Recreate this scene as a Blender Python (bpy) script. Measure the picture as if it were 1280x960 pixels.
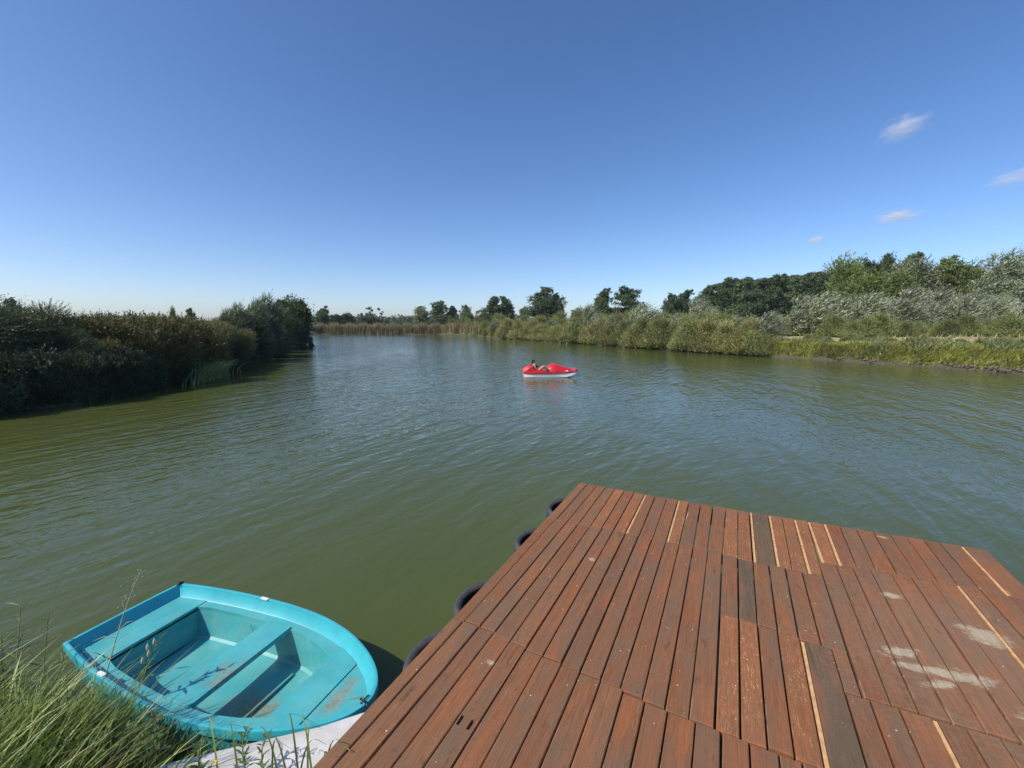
import bpy, bmesh, math, random
import numpy as np
from mathutils import Vector, Matrix
random.seed(7)
RNG = np.random.default_rng(7)
R = math.radians
for o in list(bpy.data.objects):
    bpy.data.objects.remove(o, do_unlink=True)
SC = bpy.context.scene
COL = SC.collection

# ------------------------------------------------------------------ camera
F_PX, W_PX = 545.0, 1280.0
PITCH = math.atan(74 / F_PX)
CAM_Z = 2.75
cd = bpy.data.cameras.new('camera')
cam = bpy.data.objects.new('camera', cd)
COL.objects.link(cam)
cam.location = (0, 0, CAM_Z)
cam.rotation_euler = (R(90) - PITCH, 0, 0)
cd.sensor_width = 36
cd.lens = 36 * F_PX / W_PX
cd.clip_start = 0.05
cd.clip_end = 20000
SC.camera = cam

# ------------------------------------------------------------------ light
SUN_EL = R(46)
TO_SUN = Vector((-0.88, -0.475, 0)).normalized()
w = bpy.data.worlds.new('World')
SC.world = w
w.use_nodes = True
nt = w.node_tree
bg = nt.nodes['Background']
sky = nt.nodes.new('ShaderNodeTexSky')
sky.sky_type = 'NISHITA'
sky.sun_disc = False
sky.sun_elevation = SUN_EL
sky.sun_rotation = math.atan2(TO_SUN.x, TO_SUN.y)
sky.altitude = 720
sky.air_density = 0.82
sky.dust_density = 1.7
sky.ozone_density = 1.3
hs = nt.nodes.new('ShaderNodeHueSaturation')
hs.inputs['Saturation'].default_value = 1.2
wb = nt.nodes.new('ShaderNodeMix')
wb.data_type = 'RGBA'
wb.blend_type = 'MULTIPLY'
wb.inputs[0].default_value = 1.0
wb.inputs[7].default_value = (1.06, 1.07, 1.17, 1)
nt.links.new(sky.outputs[0], hs.inputs['Color'])
nt.links.new(hs.outputs[0], wb.inputs[6])
nt.links.new(wb.outputs[2], bg.inputs[0])
bg.inputs[1].default_value = 0.15
sl = bpy.data.lights.new('sun', 'SUN')
sl.energy = 4.3
sl.angle = R(0.53)
sl.color = (1.0, 0.94, 0.83)
sun = bpy.data.objects.new('sun', sl)
COL.objects.link(sun)
tosun = Vector((TO_SUN.x * math.cos(SUN_EL), TO_SUN.y * math.cos(SUN_EL), math.sin(SUN_EL)))
sun.rotation_euler = tosun.to_track_quat('Z', 'Y').to_euler()
SC.view_settings.view_transform = 'Standard'
SC.view_settings.look = 'None'
SC.view_settings.exposure = 0.0
SC.view_settings.gamma = 1.0
SC.cycles.max_bounces = 6
SC.cycles.volume_bounces = 3
SC.cycles.transparent_max_bounces = 6


# ------------------------------------------------------------------ node helper
class NT:
    def __init__(s, m):
        s.t = m.node_tree
        s.n = s.t.nodes
        s.l = s.t.links

    def add(s, typ, **kw):
        n = s.n.new(typ)
        for k, v in kw.items():
            if k.startswith('i_'):
                key = k[2:]
                key = int(key) if key.isdigit() else key.replace('_', ' ')
                s.set(n.inputs[key], v)
            else:
                setattr(n, k, v)
        return n

    def set(s, sock, v):
        if hasattr(v, 'is_output') or isinstance(v, bpy.types.NodeSocket):
            s.l.new(v, sock)
        else:
            if isinstance(v, (tuple, list)) and len(v) == 3 and sock.type == 'RGBA':
                v = (*v, 1)
            sock.default_value = v

    def noise(s, vec, scale, detail=4, rough=.55, dist=0.0, out=0):
        n = s.add('ShaderNodeTexNoise')
        if vec is not None:
            s.l.new(vec, n.inputs['Vector'])
        n.inputs['Scale'].default_value = scale
        n.inputs['Detail'].default_value = detail
        n.inputs['Roughness'].default_value = rough
        n.inputs['Distortion'].default_value = dist
        return n.outputs[out]

    def mapping(s, vec, loc=(0, 0, 0), rot=(0, 0, 0), scale=(1, 1, 1)):
        n = s.add('ShaderNodeMapping')
        s.l.new(vec, n.inputs[0])
        n.inputs['Location'].default_value = loc
        n.inputs['Rotation'].default_value = rot
        n.inputs['Scale'].default_value = scale
        return n.outputs[0]

    def ramp(s, fac, stops, interp='LINEAR'):
        n = s.add('ShaderNodeValToRGB')
        n.color_ramp.interpolation = interp
        el = n.color_ramp.elements
        while len(el) > 1:
            el.remove(el[-1])
        el[0].position = stops[0][0]
        c = stops[0][1]
        el[0].color = (*c, 1) if isinstance(c, (tuple, list)) else (c, c, c, 1)
        for p, c in stops[1:]:
            e = el.new(p)
            e.color = (*c, 1) if isinstance(c, (tuple, list)) else (c, c, c, 1)
        s.l.new(fac, n.inputs[0])
        return n.outputs[0]

    def mix(s, fac, a, b, mode='MIX'):
        n = s.add('ShaderNodeMix', data_type='RGBA', blend_type=mode)
        s.set(n.inputs[0], fac)
        s.set(n.inputs[6], a)
        s.set(n.inputs[7], b)
        return n.outputs[2]

    def math(s, op, a, b=None, c=None, clamp=False):
        n = s.add('ShaderNodeMath', operation=op, use_clamp=clamp)
        s.set(n.inputs[0], a)
        if b is not None:
            s.set(n.inputs[1], b)
        if c is not None:
            s.set(n.inputs[2], c)
        return n.outputs[0]

    def bump(s, h, strength=.3, dist=.02, normal=None):
        n = s.add('ShaderNodeBump')
        s.l.new(h, n.inputs['Height'])
        n.inputs['Strength'].default_value = strength
        n.inputs['Distance'].default_value = dist
        if normal is not None:
            s.l.new(normal, n.inputs['Normal'])
        return n.outputs[0]


def new_mat(name):
    m = bpy.data.materials.new(name)
    m.use_nodes = True
    t = NT(m)
    return m, t, t.n['Principled BSDF'], t.n['Material Output']


def simple(name, col, rough=.6, metal=0.0, vary=.12, nscale=8, bump=0.0, spec=.5):
    m, t, p, o = new_mat(name)
    tc = t.add('ShaderNodeTexCoord')
    n = t.noise(tc.outputs['Object'], nscale, 5)
    a = tuple(c * (1 - vary) for c in col)
    b = tuple(min(1, c * (1 + vary)) for c in col)
    t.set(p.inputs['Base Color'], t.ramp(n, [(.3, a), (.7, b)]))
    p.inputs['Roughness'].default_value = rough
    p.inputs['Metallic'].default_value = metal
    p.inputs['Specular IOR Level'].default_value = spec
    if bump:
        t.set(p.inputs['Normal'], t.bump(n, bump, .01))
    return m


def leaf_mat(name, cols, rough=.55, trans=.3, tcol=None, spec=.35, tint=.25, tscale=.6):
    m, t, p, o = new_mat(name)
    g = t.add('ShaderNodeNewGeometry')
    at = t.add('ShaderNodeAttribute', attribute_name='tone')
    r = at.outputs['Fac']
    st = [(i / max(1, len(cols) - 1), c) for i, c in enumerate(cols)]
    c = t.ramp(r, st)
    n = t.noise(g.outputs['Position'], tscale, 3)
    k = t.ramp(n, [(.3, 1 - tint), (.7, 1 + tint)])
    c = t.mix(1.0, c, k, 'MULTIPLY')
    oi = t.add('ShaderNodeObjectInfo')
    c = t.mix(1.0, c, t.ramp(oi.outputs['Random'], [(0, .74), (1, 1.26)]), 'MULTIPLY')
    t.set(p.inputs['Base Color'], c)
    p.inputs['Roughness'].default_value = rough
    p.inputs['Specular IOR Level'].default_value = spec
    if trans > 0:
        tr = t.add('ShaderNodeBsdfTranslucent')
        t.set(tr.inputs[0], t.mix(1.0, c, tcol or (1.1, 1.15, .6), 'MULTIPLY'))
        mx = t.add('ShaderNodeMixShader')
        mx.inputs[0].default_value = trans
        t.l.new(p.outputs[0], mx.inputs[1])
        t.l.new(tr.outputs[0], mx.inputs[2])
        t.l.new(mx.outputs[0], o.inputs[0])
    return m


# ------------------------------------------------------------------ object helpers
def tag(o, label=None, cat=None, group=None, kind=None):
    if label:
        o['label'] = label
    if cat:
        o['category'] = cat
    if group:
        o['group'] = group
    if kind:
        o['kind'] = kind
    return o


def mesh_np(name, verts, faces):
    """verts (N,3) float array, faces (M,k) int array of one face size"""
    me = bpy.data.meshes.new(name)
    verts = np.asarray(verts, dtype=np.float32)
    faces = np.asarray(faces, dtype=np.int32)
    n, k = faces.shape
    me.vertices.add(len(verts))
    me.vertices.foreach_set('co', verts.ravel())
    me.loops.add(n * k)
    me.loops.foreach_set('vertex_index', faces.ravel())
    me.polygons.add(n)
    me.polygons.foreach_set('loop_start', np.arange(0, n * k, k, dtype=np.int32))
    me.polygons.foreach_set('loop_total', np.full(n, k, dtype=np.int32))
    me.update(calc_edges=True)
    return me


def link(name, me, mat=None, parent=None, loc=None, rot=None):
    o = bpy.data.objects.new(name, me)
    COL.objects.link(o)
    if mat is not None:
        for mm in (mat if isinstance(mat, (list, tuple)) else [mat]):
            me.materials.append(mm)
    if parent is not None:
        o.parent = parent
    if loc is not None:
        o.location = loc
    if rot is not None:
        o.rotation_euler = rot
    return o


def empty(name, loc=(0, 0, 0), rz=0.0, parent=None):
    o = bpy.data.objects.new(name, None)
    COL.objects.link(o)
    o.location = loc
    o.rotation_euler = (0, 0, rz)
    o.empty_display_size = .2
    if parent:
        o.parent = parent
    return o


def copy_tree(o, parent=None):
    c = o.copy()
    COL.objects.link(c)
    if parent is not None:
        c.parent = parent
    for ch in list(o.children):
        copy_tree(ch, c)
    return c


def smooth(o, on=True):
    o.data.polygons.foreach_set('use_smooth', [on] * len(o.data.polygons))
    return o


def pyobj(name, verts, faces, mat, parent=None, sm=False, loc=None):
    me = bpy.data.meshes.new(name)
    me.from_pydata([tuple(v) for v in verts], [], faces)
    me.update()
    bm = bmesh.new()
    bm.from_mesh(me)
    bmesh.ops.recalc_face_normals(bm, faces=bm.faces)
    bm.to_mesh(me)
    bm.free()
    o = link(name, me, mat, parent, loc)
    if sm:
        smooth(o)
    return o


class MB:
    """collects boxes and tubes into one mesh"""
    def __init__(s):
        s.v, s.f = [], []

    def box(s, c, size, rz=0.0, rx=0.0, ry=0.0):
        M = Matrix.Translation(c) @ Matrix.Rotation(rz, 4, 'Z') @ Matrix.Rotation(ry, 4, 'Y') @ Matrix.Rotation(rx, 4, 'X')
        b = len(s.v)
        for x in (-.5, .5):
            for y in (-.5, .5):
                for z in (-.5, .5):
                    s.v.append(M @ Vector((x * size[0], y * size[1], z * size[2])))
        for f in ((0, 1, 3, 2), (4, 6, 7, 5), (0, 4, 5, 1), (2, 3, 7, 6), (0, 2, 6, 4), (1, 5, 7, 3)):
            s.f.append(tuple(b + i for i in f))
        return s

    def tube(s, pts, rad, n=8):
        pts = [Vector(p) for p in pts]
        rad = rad if isinstance(rad, (list, tuple)) else [rad] * len(pts)
        b = len(s.v)
        up = Vector((0, 0, 1))
        for i, p in enumerate(pts):
            d = (pts[min(i + 1, len(pts) - 1)] - pts[max(i - 1, 0)]).normalized()
            a = d.cross(up)
            if a.length < 1e-3:
                a = d.cross(Vector((1, 0, 0)))
            a.normalize()
            c = d.cross(a)
            for k in range(n):
                t = 2 * math.pi * k / n
                s.v.append(p + (a * math.cos(t) + c * math.sin(t)) * rad[i])
        for i in range(len(pts) - 1):
            for k in range(n):
                k2 = (k + 1) % n
                s.f.append((b + i * n + k, b + i * n + k2, b + (i + 1) * n + k2, b + (i + 1) * n + k))
        s.f.append(tuple(b + k for k in range(n)))
        s.f.append(tuple(b + (len(pts) - 1) * n + k for k in range(n)))
        return s

    def build(s, name, mat, parent=None, sm=False, loc=None):
        return pyobj(name, s.v, s.f, mat, parent, sm, loc)


def at_depth(px, y):
    """x in metres of something seen at picture column px and standing y metres away"""
    return (px - 640) / F_PX * y * .991


def height_for(py, y):
    """height above the water of a point y metres away that is seen at picture row py"""
    a = PITCH + math.atan((py - 480) / F_PX)
    return CAM_Z - y * math.tan(a)


# ------------------------------------------------------------------ terrain
SHORE = [(-2.45, 2.24), (-1.9, 2.02), (-1.4, 1.8), (-.8, 1.45), (0, 1.0), (3, .3), (7, -.8), (14, -3), (30, -5), (70, -9), (110, -16),
         (112, -8), (70, 7), (45, 16.5), (36, 20.6), (29.1, 24.6), (27.8, 27.4), (26.1, 30.8), (24.6, 34.3), (22.1, 38.8),
         (18.8, 44.5), (15.3, 52.3), (9.7, 66), (0, 84.4), (-7.9, 108.7), (-20.8, 126.8), (-37, 128), (-55.5, 127),
         (-54, 110), (-40, 75), (-28.2, 52.3), (-20.2, 34.3), (-17.3, 26.9), (-16.3, 22.1), (-16.1, 19.7), (-15.3, 16.8),
         (-15.1, 15), (-15.7, 14.3), (-16.4, 13.4), (-19, 10), (-20, 7), (-14, 5), (-7, 3.7), (-4.7, 3.15), (-3.7, 2.8), (-3.05, 2.52)]
SP = np.array(SHORE)


def sdf(P):
    """signed distance to the pond outline, positive on land"""
    P = np.asarray(P, float)
    d = np.full(len(P), 1e9)
    ins = np.zeros(len(P), bool)
    n = len(SP)
    for i in range(n):
        a, b = SP[i], SP[(i + 1) % n]
        ab = b - a
        t = np.clip(((P - a) @ ab) / (ab @ ab), 0, 1)
        q = a + t[:, None] * ab
        d = np.minimum(d, np.hypot(P[:, 0] - q[:, 0], P[:, 1] - q[:, 1]))
        c = (a[1] > P[:, 1]) != (b[1] > P[:, 1])
        with np.errstate(divide='ignore', invalid='ignore'):
            xi = (b[0] - a[0]) * (P[:, 1] - a[1]) / (b[1] - a[1] + 1e-12) + a[0]
        ins ^= c & (P[:, 0] < xi)
    return np.where(ins, -d, d)


def vnoise(x, y, s, seed=0):
    x = x / s
    y = y / s
    return (np.sin(x * 1.7 + seed) * np.cos(y * 1.3 - seed * 2) + .5 * np.sin(x * 3.1 - y * 2.3 + seed * 3) + .25 * np.cos(x * 6.3 + y * 5.1 + seed)) / 1.75


def ground(P):
    P = np.asarray(P, float)
    d = sdf(P) + .18 * vnoise(P[:, 0], P[:, 1], .9, 3) + .07 * vnoise(P[:, 0], P[:, 1], .25, 5)
    near = np.clip(1 - np.hypot(P[:, 0], P[:, 1]) / 9, 0, 1)
    top = 1.15 - .2 * np.clip(near * 4, 0, 1) + .016 * np.clip(sdf(P) - 3, 0, 20)
    up = np.clip(d, 0, None)
    z = top * (1 - np.exp(-up / .6)) + .09 * vnoise(P[:, 0], P[:, 1], 3.3, 1) * np.clip(up / 2, 0, 1) + .25 * np.clip(up / 2.0, 0, 1) * vnoise(P[:, 0], P[:, 1], 40, 2) * (near <= 0)
    z = z + np.where(d > 0, .08, 0) * np.clip(up / .12, 0, 1)
    return np.where(d < 0, np.maximum(d * .7, -1.6), z)


def gz(x, y):
    return float(ground(np.array([[x, y]]))[0])


def build_ground():
    na = 900
    ang = np.linspace(0, 2 * math.pi, na, endpoint=False)
    rr = np.concatenate([[.3], np.geomspace(.8, 160, 190), np.geomspace(180, 3000, 16)])
    A, Q = np.meshgrid(ang, rr)
    X = (Q * np.sin(A)).ravel()
    Y = (Q * np.cos(A)).ravel()
    Z = ground(np.stack([X, Y], 1))
    n = len(rr)
    i = np.arange(n - 1)[:, None] * na
    k = np.arange(na)[None, :]
    k2 = (k + 1) % na
    Fq = np.stack([i + k, i + k2, i + na + k2, i + na + k], -1).reshape(-1, 4)
    # near cap
    V = np.stack([X, Y, Z], 1)
    m, t, p, o = new_mat('soil_and_turf')
    g = t.add('ShaderNodeNewGeometry')
    pos = g.outputs['Position']
    n1 = t.noise(pos, .35, 6)
    n2 = t.noise(pos, 6, 6)
    c = t.ramp(n1, [(.35, (.07, .085, .03)), (.5, (.12, .12, .045)), (.65, (.19, .16, .08))])
    c = t.mix(t.ramp(n2, [(.4, 0.0), (.62, .8)]), c, (.10, .085, .055))
    sep = t.add('ShaderNodeSeparateXYZ')
    t.l.new(pos, sep.inputs[0])
    low = t.ramp(sep.outputs[2], [(.0, 1.0), (.42, .9), (.6, 0.0)])
    dirt = t.ramp(t.noise(pos, 9, 5), [(.35, (.042, .042, .022)), (.65, (.105, .095, .058))])
    c = t.mix(low, c, dirt)
    t.set(p.inputs['Base Color'], c)
    p.inputs['Roughness'].default_value = .95
    t.set(p.inputs['Normal'], t.bump(n2, .6, .06))
    ob = link('ground', mesh_np('ground', V, Fq), m)
    smooth(ob)
    tag(ob, 'grassy earth banks and flat land around the pond', None, None, 'structure')


build_ground()


# ------------------------------------------------------------------ water
def build_water():
    m, t, p, o = new_mat('pond_water')
    g = t.add('ShaderNodeNewGeometry')
    pos = g.outputs['Position']
    depth = t.noise(pos, .12, 3)
    col = t.ramp(depth, [(.3, (.069, .087, .022)), (.7, (.083, .101, .028))])
    t.set(p.inputs['Base Color'], col)
    p.inputs['Roughness'].default_value = .04
    p.inputs['IOR'].default_value = 1.33
    p.inputs['Specular IOR Level'].default_value = .5

    def train(az, lam, stretch, dist, seed):
        # crests run along azimuth az (degrees clockwise from +Y)
        v = t.mapping(pos, (seed, seed * .7, 0), (0, 0, R(az)), (1, 1, 1))
        v = t.mapping(v, (0, 0, 0), (0, 0, 0), (1 / lam, 1 / (lam * stretch), 1))
        return t.noise(v, 1.0, 2.0, .45, dist)

    a = train(34, .26, 5.0, .35, 3.1)
    a2 = train(22, .55, 4.5, .3, 9.7)
    b = train(62, .17, 3.2, .5, 17.3)
    c = train(-15, .12, 2.6, .5, 5.5)
    big = t.noise(t.mapping(pos, (4, 2, 0), (0, 0, R(40)), (.09, .03, 1)), 1.0, 3)
    calm = t.ramp(big, [(.36, .25), (.62, 1.0)])
    gust = t.ramp(t.noise(t.mapping(pos, (1, 7, 0), (0, 0, R(35)), (.16, .035, 1)), 1.0, 4, .6), [(.35, .62), (.65, 1.15)])
    # steeper chop away from the sheltered water by the deck and boat
    dist = t.add('ShaderNodeVectorMath', operation='DISTANCE')
    t.l.new(pos, dist.inputs[0])
    dist.inputs[1].default_value = (-1.6, 3.4, 0)
    sh = t.add('ShaderNodeMapRange', i_1=0.6, i_2=7.5, i_3=.22, i_4=1.0)
    t.l.new(dist.outputs['Value'], sh.inputs[0])
    h = t.math('MULTIPLY', a, .55)
    h = t.math('MULTIPLY_ADD', a2, .9, h)
    h = t.math('MULTIPLY_ADD', b, .30, h)
    fine = t.math('MULTIPLY_ADD', c, .24, 0.0)
    h = t.math('ADD', h, t.math('MULTIPLY', fine, calm))
    h = t.math('MULTIPLY', t.math('MULTIPLY', h, gust), sh.outputs[0])
    t.set(p.inputs['Normal'], t.bump(h, 1.0, .074))
    rings = np.concatenate([[0.01], np.geomspace(1, 400, 60)])
    na = 96
    V, Fq = [], []
    for r_ in rings:
        for k in range(na):
            V.append((r_ * math.sin(2 * math.pi * k / na), 20 + r_ * math.cos(2 * math.pi * k / na), 0))
    for i in range(len(rings) - 1):
        for k in range(na):
            k2 = (k + 1) % na
            Fq.append((i * na + k2, i * na + k, (i + 1) * na + k, (i + 1) * na + k2))
    ob = link('water', mesh_np('water', V, Fq), m)
    smooth(ob)
    # make sure it faces up
    if ob.data.polygons[500].normal.z < 0:
        ob.data.flip_normals()
    tag(ob, 'green pond water with wind ripples', None, None, 'structure')


build_water()

# ------------------------------------------------------------------ foliage generators
def quads(c, d, s, L, Wd):
    """rhombic leaves: centre c, long axis d, side s"""
    L = np.asarray(L)[:, None] if np.ndim(L) else L
    Wd = np.asarray(Wd)[:, None] if np.ndim(Wd) else Wd
    v = np.stack([c - d * L * .5, c + s * Wd * .5 - d * L * .05, c + d * L * .5, c - s * Wd * .5 - d * L * .05], 1)
    return v.reshape(-1, 3)


def unit(v):
    return v / (np.linalg.norm(v, axis=-1, keepdims=True) + 1e-9)


def set_tone(me, tone):
    a = me.attributes.new('tone', 'FLOAT', 'FACE')
    a.data.foreach_set('value', np.clip(tone, 0, 1).astype(np.float32))
    return me


def leaves_mesh(name, VT):
    V, tone = VT
    n = len(V) // 4
    return set_tone(mesh_np(name, V, np.arange(n * 4).reshape(-1, 4)), tone)


def clump_leaves(rng, blobs, nclump, per, L, Wd, spread=.32, shell=(.72, 1.05), droop=0.0, wind=(0, 0, 0)):
    """leaves in clumps scattered over the shells of ellipsoid blobs (cx,cy,cz,rx,ry,rz)"""
    B = np.array(blobs, float)
    wgt = (B[:, 3] * B[:, 4] * B[:, 5]) ** (2 / 3)
    idx = rng.choice(len(B), nclump, p=wgt / wgt.sum())
    dirs = unit(rng.normal(size=(nclump, 3)))
    rad = rng.uniform(shell[0], shell[1], nclump)
    cc = B[idx, :3] + dirs * B[idx, 3:] * rad[:, None]
    size = spread * (wgt[idx] ** .5 / wgt.max() ** .5) * rng.uniform(.6, 1.3, nclump)
    n = nclump * per
    ci = np.repeat(np.arange(nclump), per)
    off = rng.normal(size=(n, 3)) * size[ci][:, None] * np.array([1, 1, .62])
    c = cc[ci] + off
    d = unit(dirs[ci] * .5 + rng.normal(size=(n, 3)) * .7 + np.array(wind) + np.array([0, 0, -droop]))
    s = unit(np.cross(d, rng.normal(size=(n, 3))))
    LL = L * rng.uniform(.6, 1.35, n)
    tone = rng.uniform(0, 1, nclump)[ci] * .62 + rng.uniform(0, .38, n)
    return quads(c, d, s, LL, LL * Wd / L), tone


def shoot_leaves(rng, base, dirs, length, nl, L, Wd, wind=(0, 0, 0), bend=.5, splay=.7):
    """leaves set along curving shoots"""
    n = len(base)
    wind = np.array(wind, float)
    out, tone = [], []
    st = rng.uniform(0, 1, n)
    for k in range(nl):
        t = (k + .6) / nl
        p = base + dirs * (length * t)[:, None] + wind * (length * bend * t * t)[:, None]
        tang = unit(dirs + wind * bend * 2 * t)
        d = unit(tang + rng.normal(size=(n, 3)) * splay * (1 - .3 * t))
        s = unit(np.cross(d, rng.normal(size=(n, 3))))
        LL = L * rng.uniform(.65, 1.3, n) * (1.1 - .35 * t)
        out.append(quads(p + d * (LL * .4)[:, None], d, s, LL, LL * Wd / L))
        tone.append(st * .62 + rng.uniform(0, .2, n) + .18 * t)
    return np.concatenate(out), np.concatenate(tone)


def dome_shoots(rng, blobs, n, ln, nl, L, Wd, wind=(0, 0, 0), bend=.5, up=.6, splay=.7, inner=(.45, .95), low=True):
    B = np.array(blobs, float)
    wgt = (B[:, 3] * B[:, 4] * B[:, 5]) ** (2 / 3)
    idx = rng.choice(len(B), n, p=wgt / wgt.sum())
    o = unit(rng.normal(size=(n, 3)))
    rad = rng.uniform(inner[0], inner[1], n)
    base = B[idx, :3] + o * B[idx, 3:] * rad[:, None]
    dirs = unit(o * np.array([.8, .8, .5]) + np.array([0, 0, up]) + rng.normal(size=(n, 3)) * .3)
    length = ln * rng.uniform(.6, 1.25, n)
    V, tone = shoot_leaves(rng, base, dirs, length, nl, L, Wd, wind, bend, splay)
    if low:
        V[:, 2] = np.maximum(V[:, 2], -.05)
    return V, tone


def trunk_mesh(name, rng, h, r0, limbs=6, start=.35, spread=1.2, bend=.3, mat=None, parent=None, multi=1):
    mb = MB()
    for q in range(multi):
        ph = rng.uniform(0, 6.28)
        lean = 0 if multi == 1 else rng.uniform(.15, .4) * h
        pts, rad = [], []
        for i in range(7):
            t = i / 6
            pts.append((math.cos(ph) * lean * t + math.sin(t * 3 + ph) * bend * .3 * t, math.sin(ph) * lean * t + math.cos(t * 2.3 + ph) * bend * .3 * t, h * .9 * t - .25))
            rad.append(r0 * (1 - .8 * t) / (1 if multi == 1 else 1.5))
        mb.tube(pts, rad, 7)
        for j in range(limbs):
            t = start + (1 - start) * (j + .5) / limbs * .85
            a = rng.uniform(0, 6.28)
            i0 = min(5, int(t * 6))
            f = t * 6 - i0
            p0 = Vector(pts[i0]).lerp(Vector(pts[i0 + 1]), f)
            ln = spread * (1.15 - t) * rng.uniform(.7, 1.2)
            dx, dy = math.cos(a), math.sin(a)
            pl = [p0, p0 + Vector((dx * ln * .5, dy * ln * .5, ln * .22)), p0 + Vector((dx * ln, dy * ln, ln * .62))]
            rr = r0 * (1 - .8 * t) * .5
            mb.tube(pl, [rr, rr * .6, rr * .25], 5)
    return mb.build(name, mat, parent, True)


# ------------------------------------------------------------------ foliage materials
M_pine = leaf_mat('pine_needles', [(0.049, 0.081, 0.038), (0.088, 0.134, 0.059), (0.166, 0.224, 0.096)], .6, .12, tint=.2, spec=.3)
M_oak = leaf_mat('dark_leaves', [(0.045, 0.070, 0.026), (0.083, 0.117, 0.042), (0.150, 0.195, 0.073)], .5, .25, tint=.2)
M_birch = leaf_mat('birch_leaves', [(0.088, 0.123, 0.037), (0.176, 0.228, 0.064), (0.298, 0.333, 0.108)], .5, .3)
M_silver = leaf_mat('silver_willow_leaves', [(0.069, 0.096, 0.045), (0.117, 0.151, 0.070), (0.193, 0.227, 0.121), (0.413, 0.440, 0.304), (0.800, 0.800, 0.696)], .5, .22, (1, 1.05, .8))
M_olive = leaf_mat('olive_shrub_leaves', [(0.091, 0.105, 0.037), (0.182, 0.182, 0.062), (0.328, 0.309, 0.118), (0.655, 0.601, 0.312)], .55, .28)
M_olive2 = leaf_mat('green_shrub_leaves', [(0.081, 0.112, 0.037), (0.162, 0.193, 0.067), (0.264, 0.284, 0.109), (0.487, 0.507, 0.252)], .55, .28)
M_gray = leaf_mat('grey_willow_leaves', [(0.076, 0.101, 0.053), (0.151, 0.186, 0.097), (0.254, 0.288, 0.166), (0.456, 0.489, 0.316)], .5, .25, (1, 1.05, .75))
M_brown = leaf_mat('brownish_shrub_leaves', [(0.047, 0.049, 0.020), (0.116, 0.114, 0.043), (0.202, 0.179, 0.074), (0.342, 0.292, 0.135)], .6, .2, tint=.3)
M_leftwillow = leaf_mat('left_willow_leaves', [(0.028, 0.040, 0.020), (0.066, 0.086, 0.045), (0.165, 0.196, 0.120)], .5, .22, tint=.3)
M_reed = leaf_mat('dry_reeds', [(0.312, 0.247, 0.130), (0.437, 0.351, 0.195), (0.234, 0.224, 0.098), (0.530, 0.434, 0.260)], .7, .25, (1, .95, .7), tint=.2)
M_reedgreen = leaf_mat('green_reeds', [(.11, .15, .045), (.17, .21, .07), (.25, .27, .12)], .5, .3)
M_reedpale = leaf_mat('pale_reed_leaves', [(.15, .19, .075), (.25, .29, .13), (.40, .42, .24)], .4, .35)
M_herb = leaf_mat('bank_herbs', [(.06, .085, .025), (0.208, 0.231, 0.048), (0.312, 0.320, 0.067), (0.401, 0.371, 0.097), (0.178, 0.208, 0.048)], .6, .3, tint=.5, tscale=.4)
M_drygrass = leaf_mat('dry_grass', [(.30, .25, .14), (.38, .32, .19), (.22, .2, .09)], .7, .25, (1, .95, .7))
M_blade = leaf_mat('bank_grass', [(0.069, 0.106, 0.022), (0.161, 0.219, 0.050), (0.287, 0.338, 0.100), (0.115, 0.169, 0.038), (0.506, 0.537, 0.250)], .45, .3, tint=.25, tscale=2.0)
M_broad = leaf_mat('broad_leaves', [(.07, .12, .035), (.14, .20, .06)], .45, .3, tscale=4)
M_bark = simple('bark', (.09, .07, .05), .9, vary=.35, nscale=14, bump=.4)
M_pinebark = simple('pine_bark', (.16, .09, .055), .9, vary=.35, nscale=14, bump=.4)
M_birchbark = simple('birch_bark', (.42, .40, .36), .7, vary=.3, nscale=9)

# ================================================================== DECK
DO = Vector((.735, 4.425, 1.1))
DRZ = math.atan2(-.4397, .898)
deck = empty('wooden_deck', DO, DRZ)
tag(deck, 'reddish brown plank deck jutting over the water, with tyres hung along its left side', 'deck')


def deck_mask(t, pos):
    """deck-local coordinates of a world position: x across the planks, y towards the viewer"""
    v = t.add('ShaderNodeVectorMath', operation='SUBTRACT')
    t.l.new(pos, v.inputs[0])
    v.inputs[1].default_value = (DO.x, DO.y, 0)
    return t.mapping(v.outputs[0], (0, 0, 0), (0, 0, -DRZ), (1, 1, 1))


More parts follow.
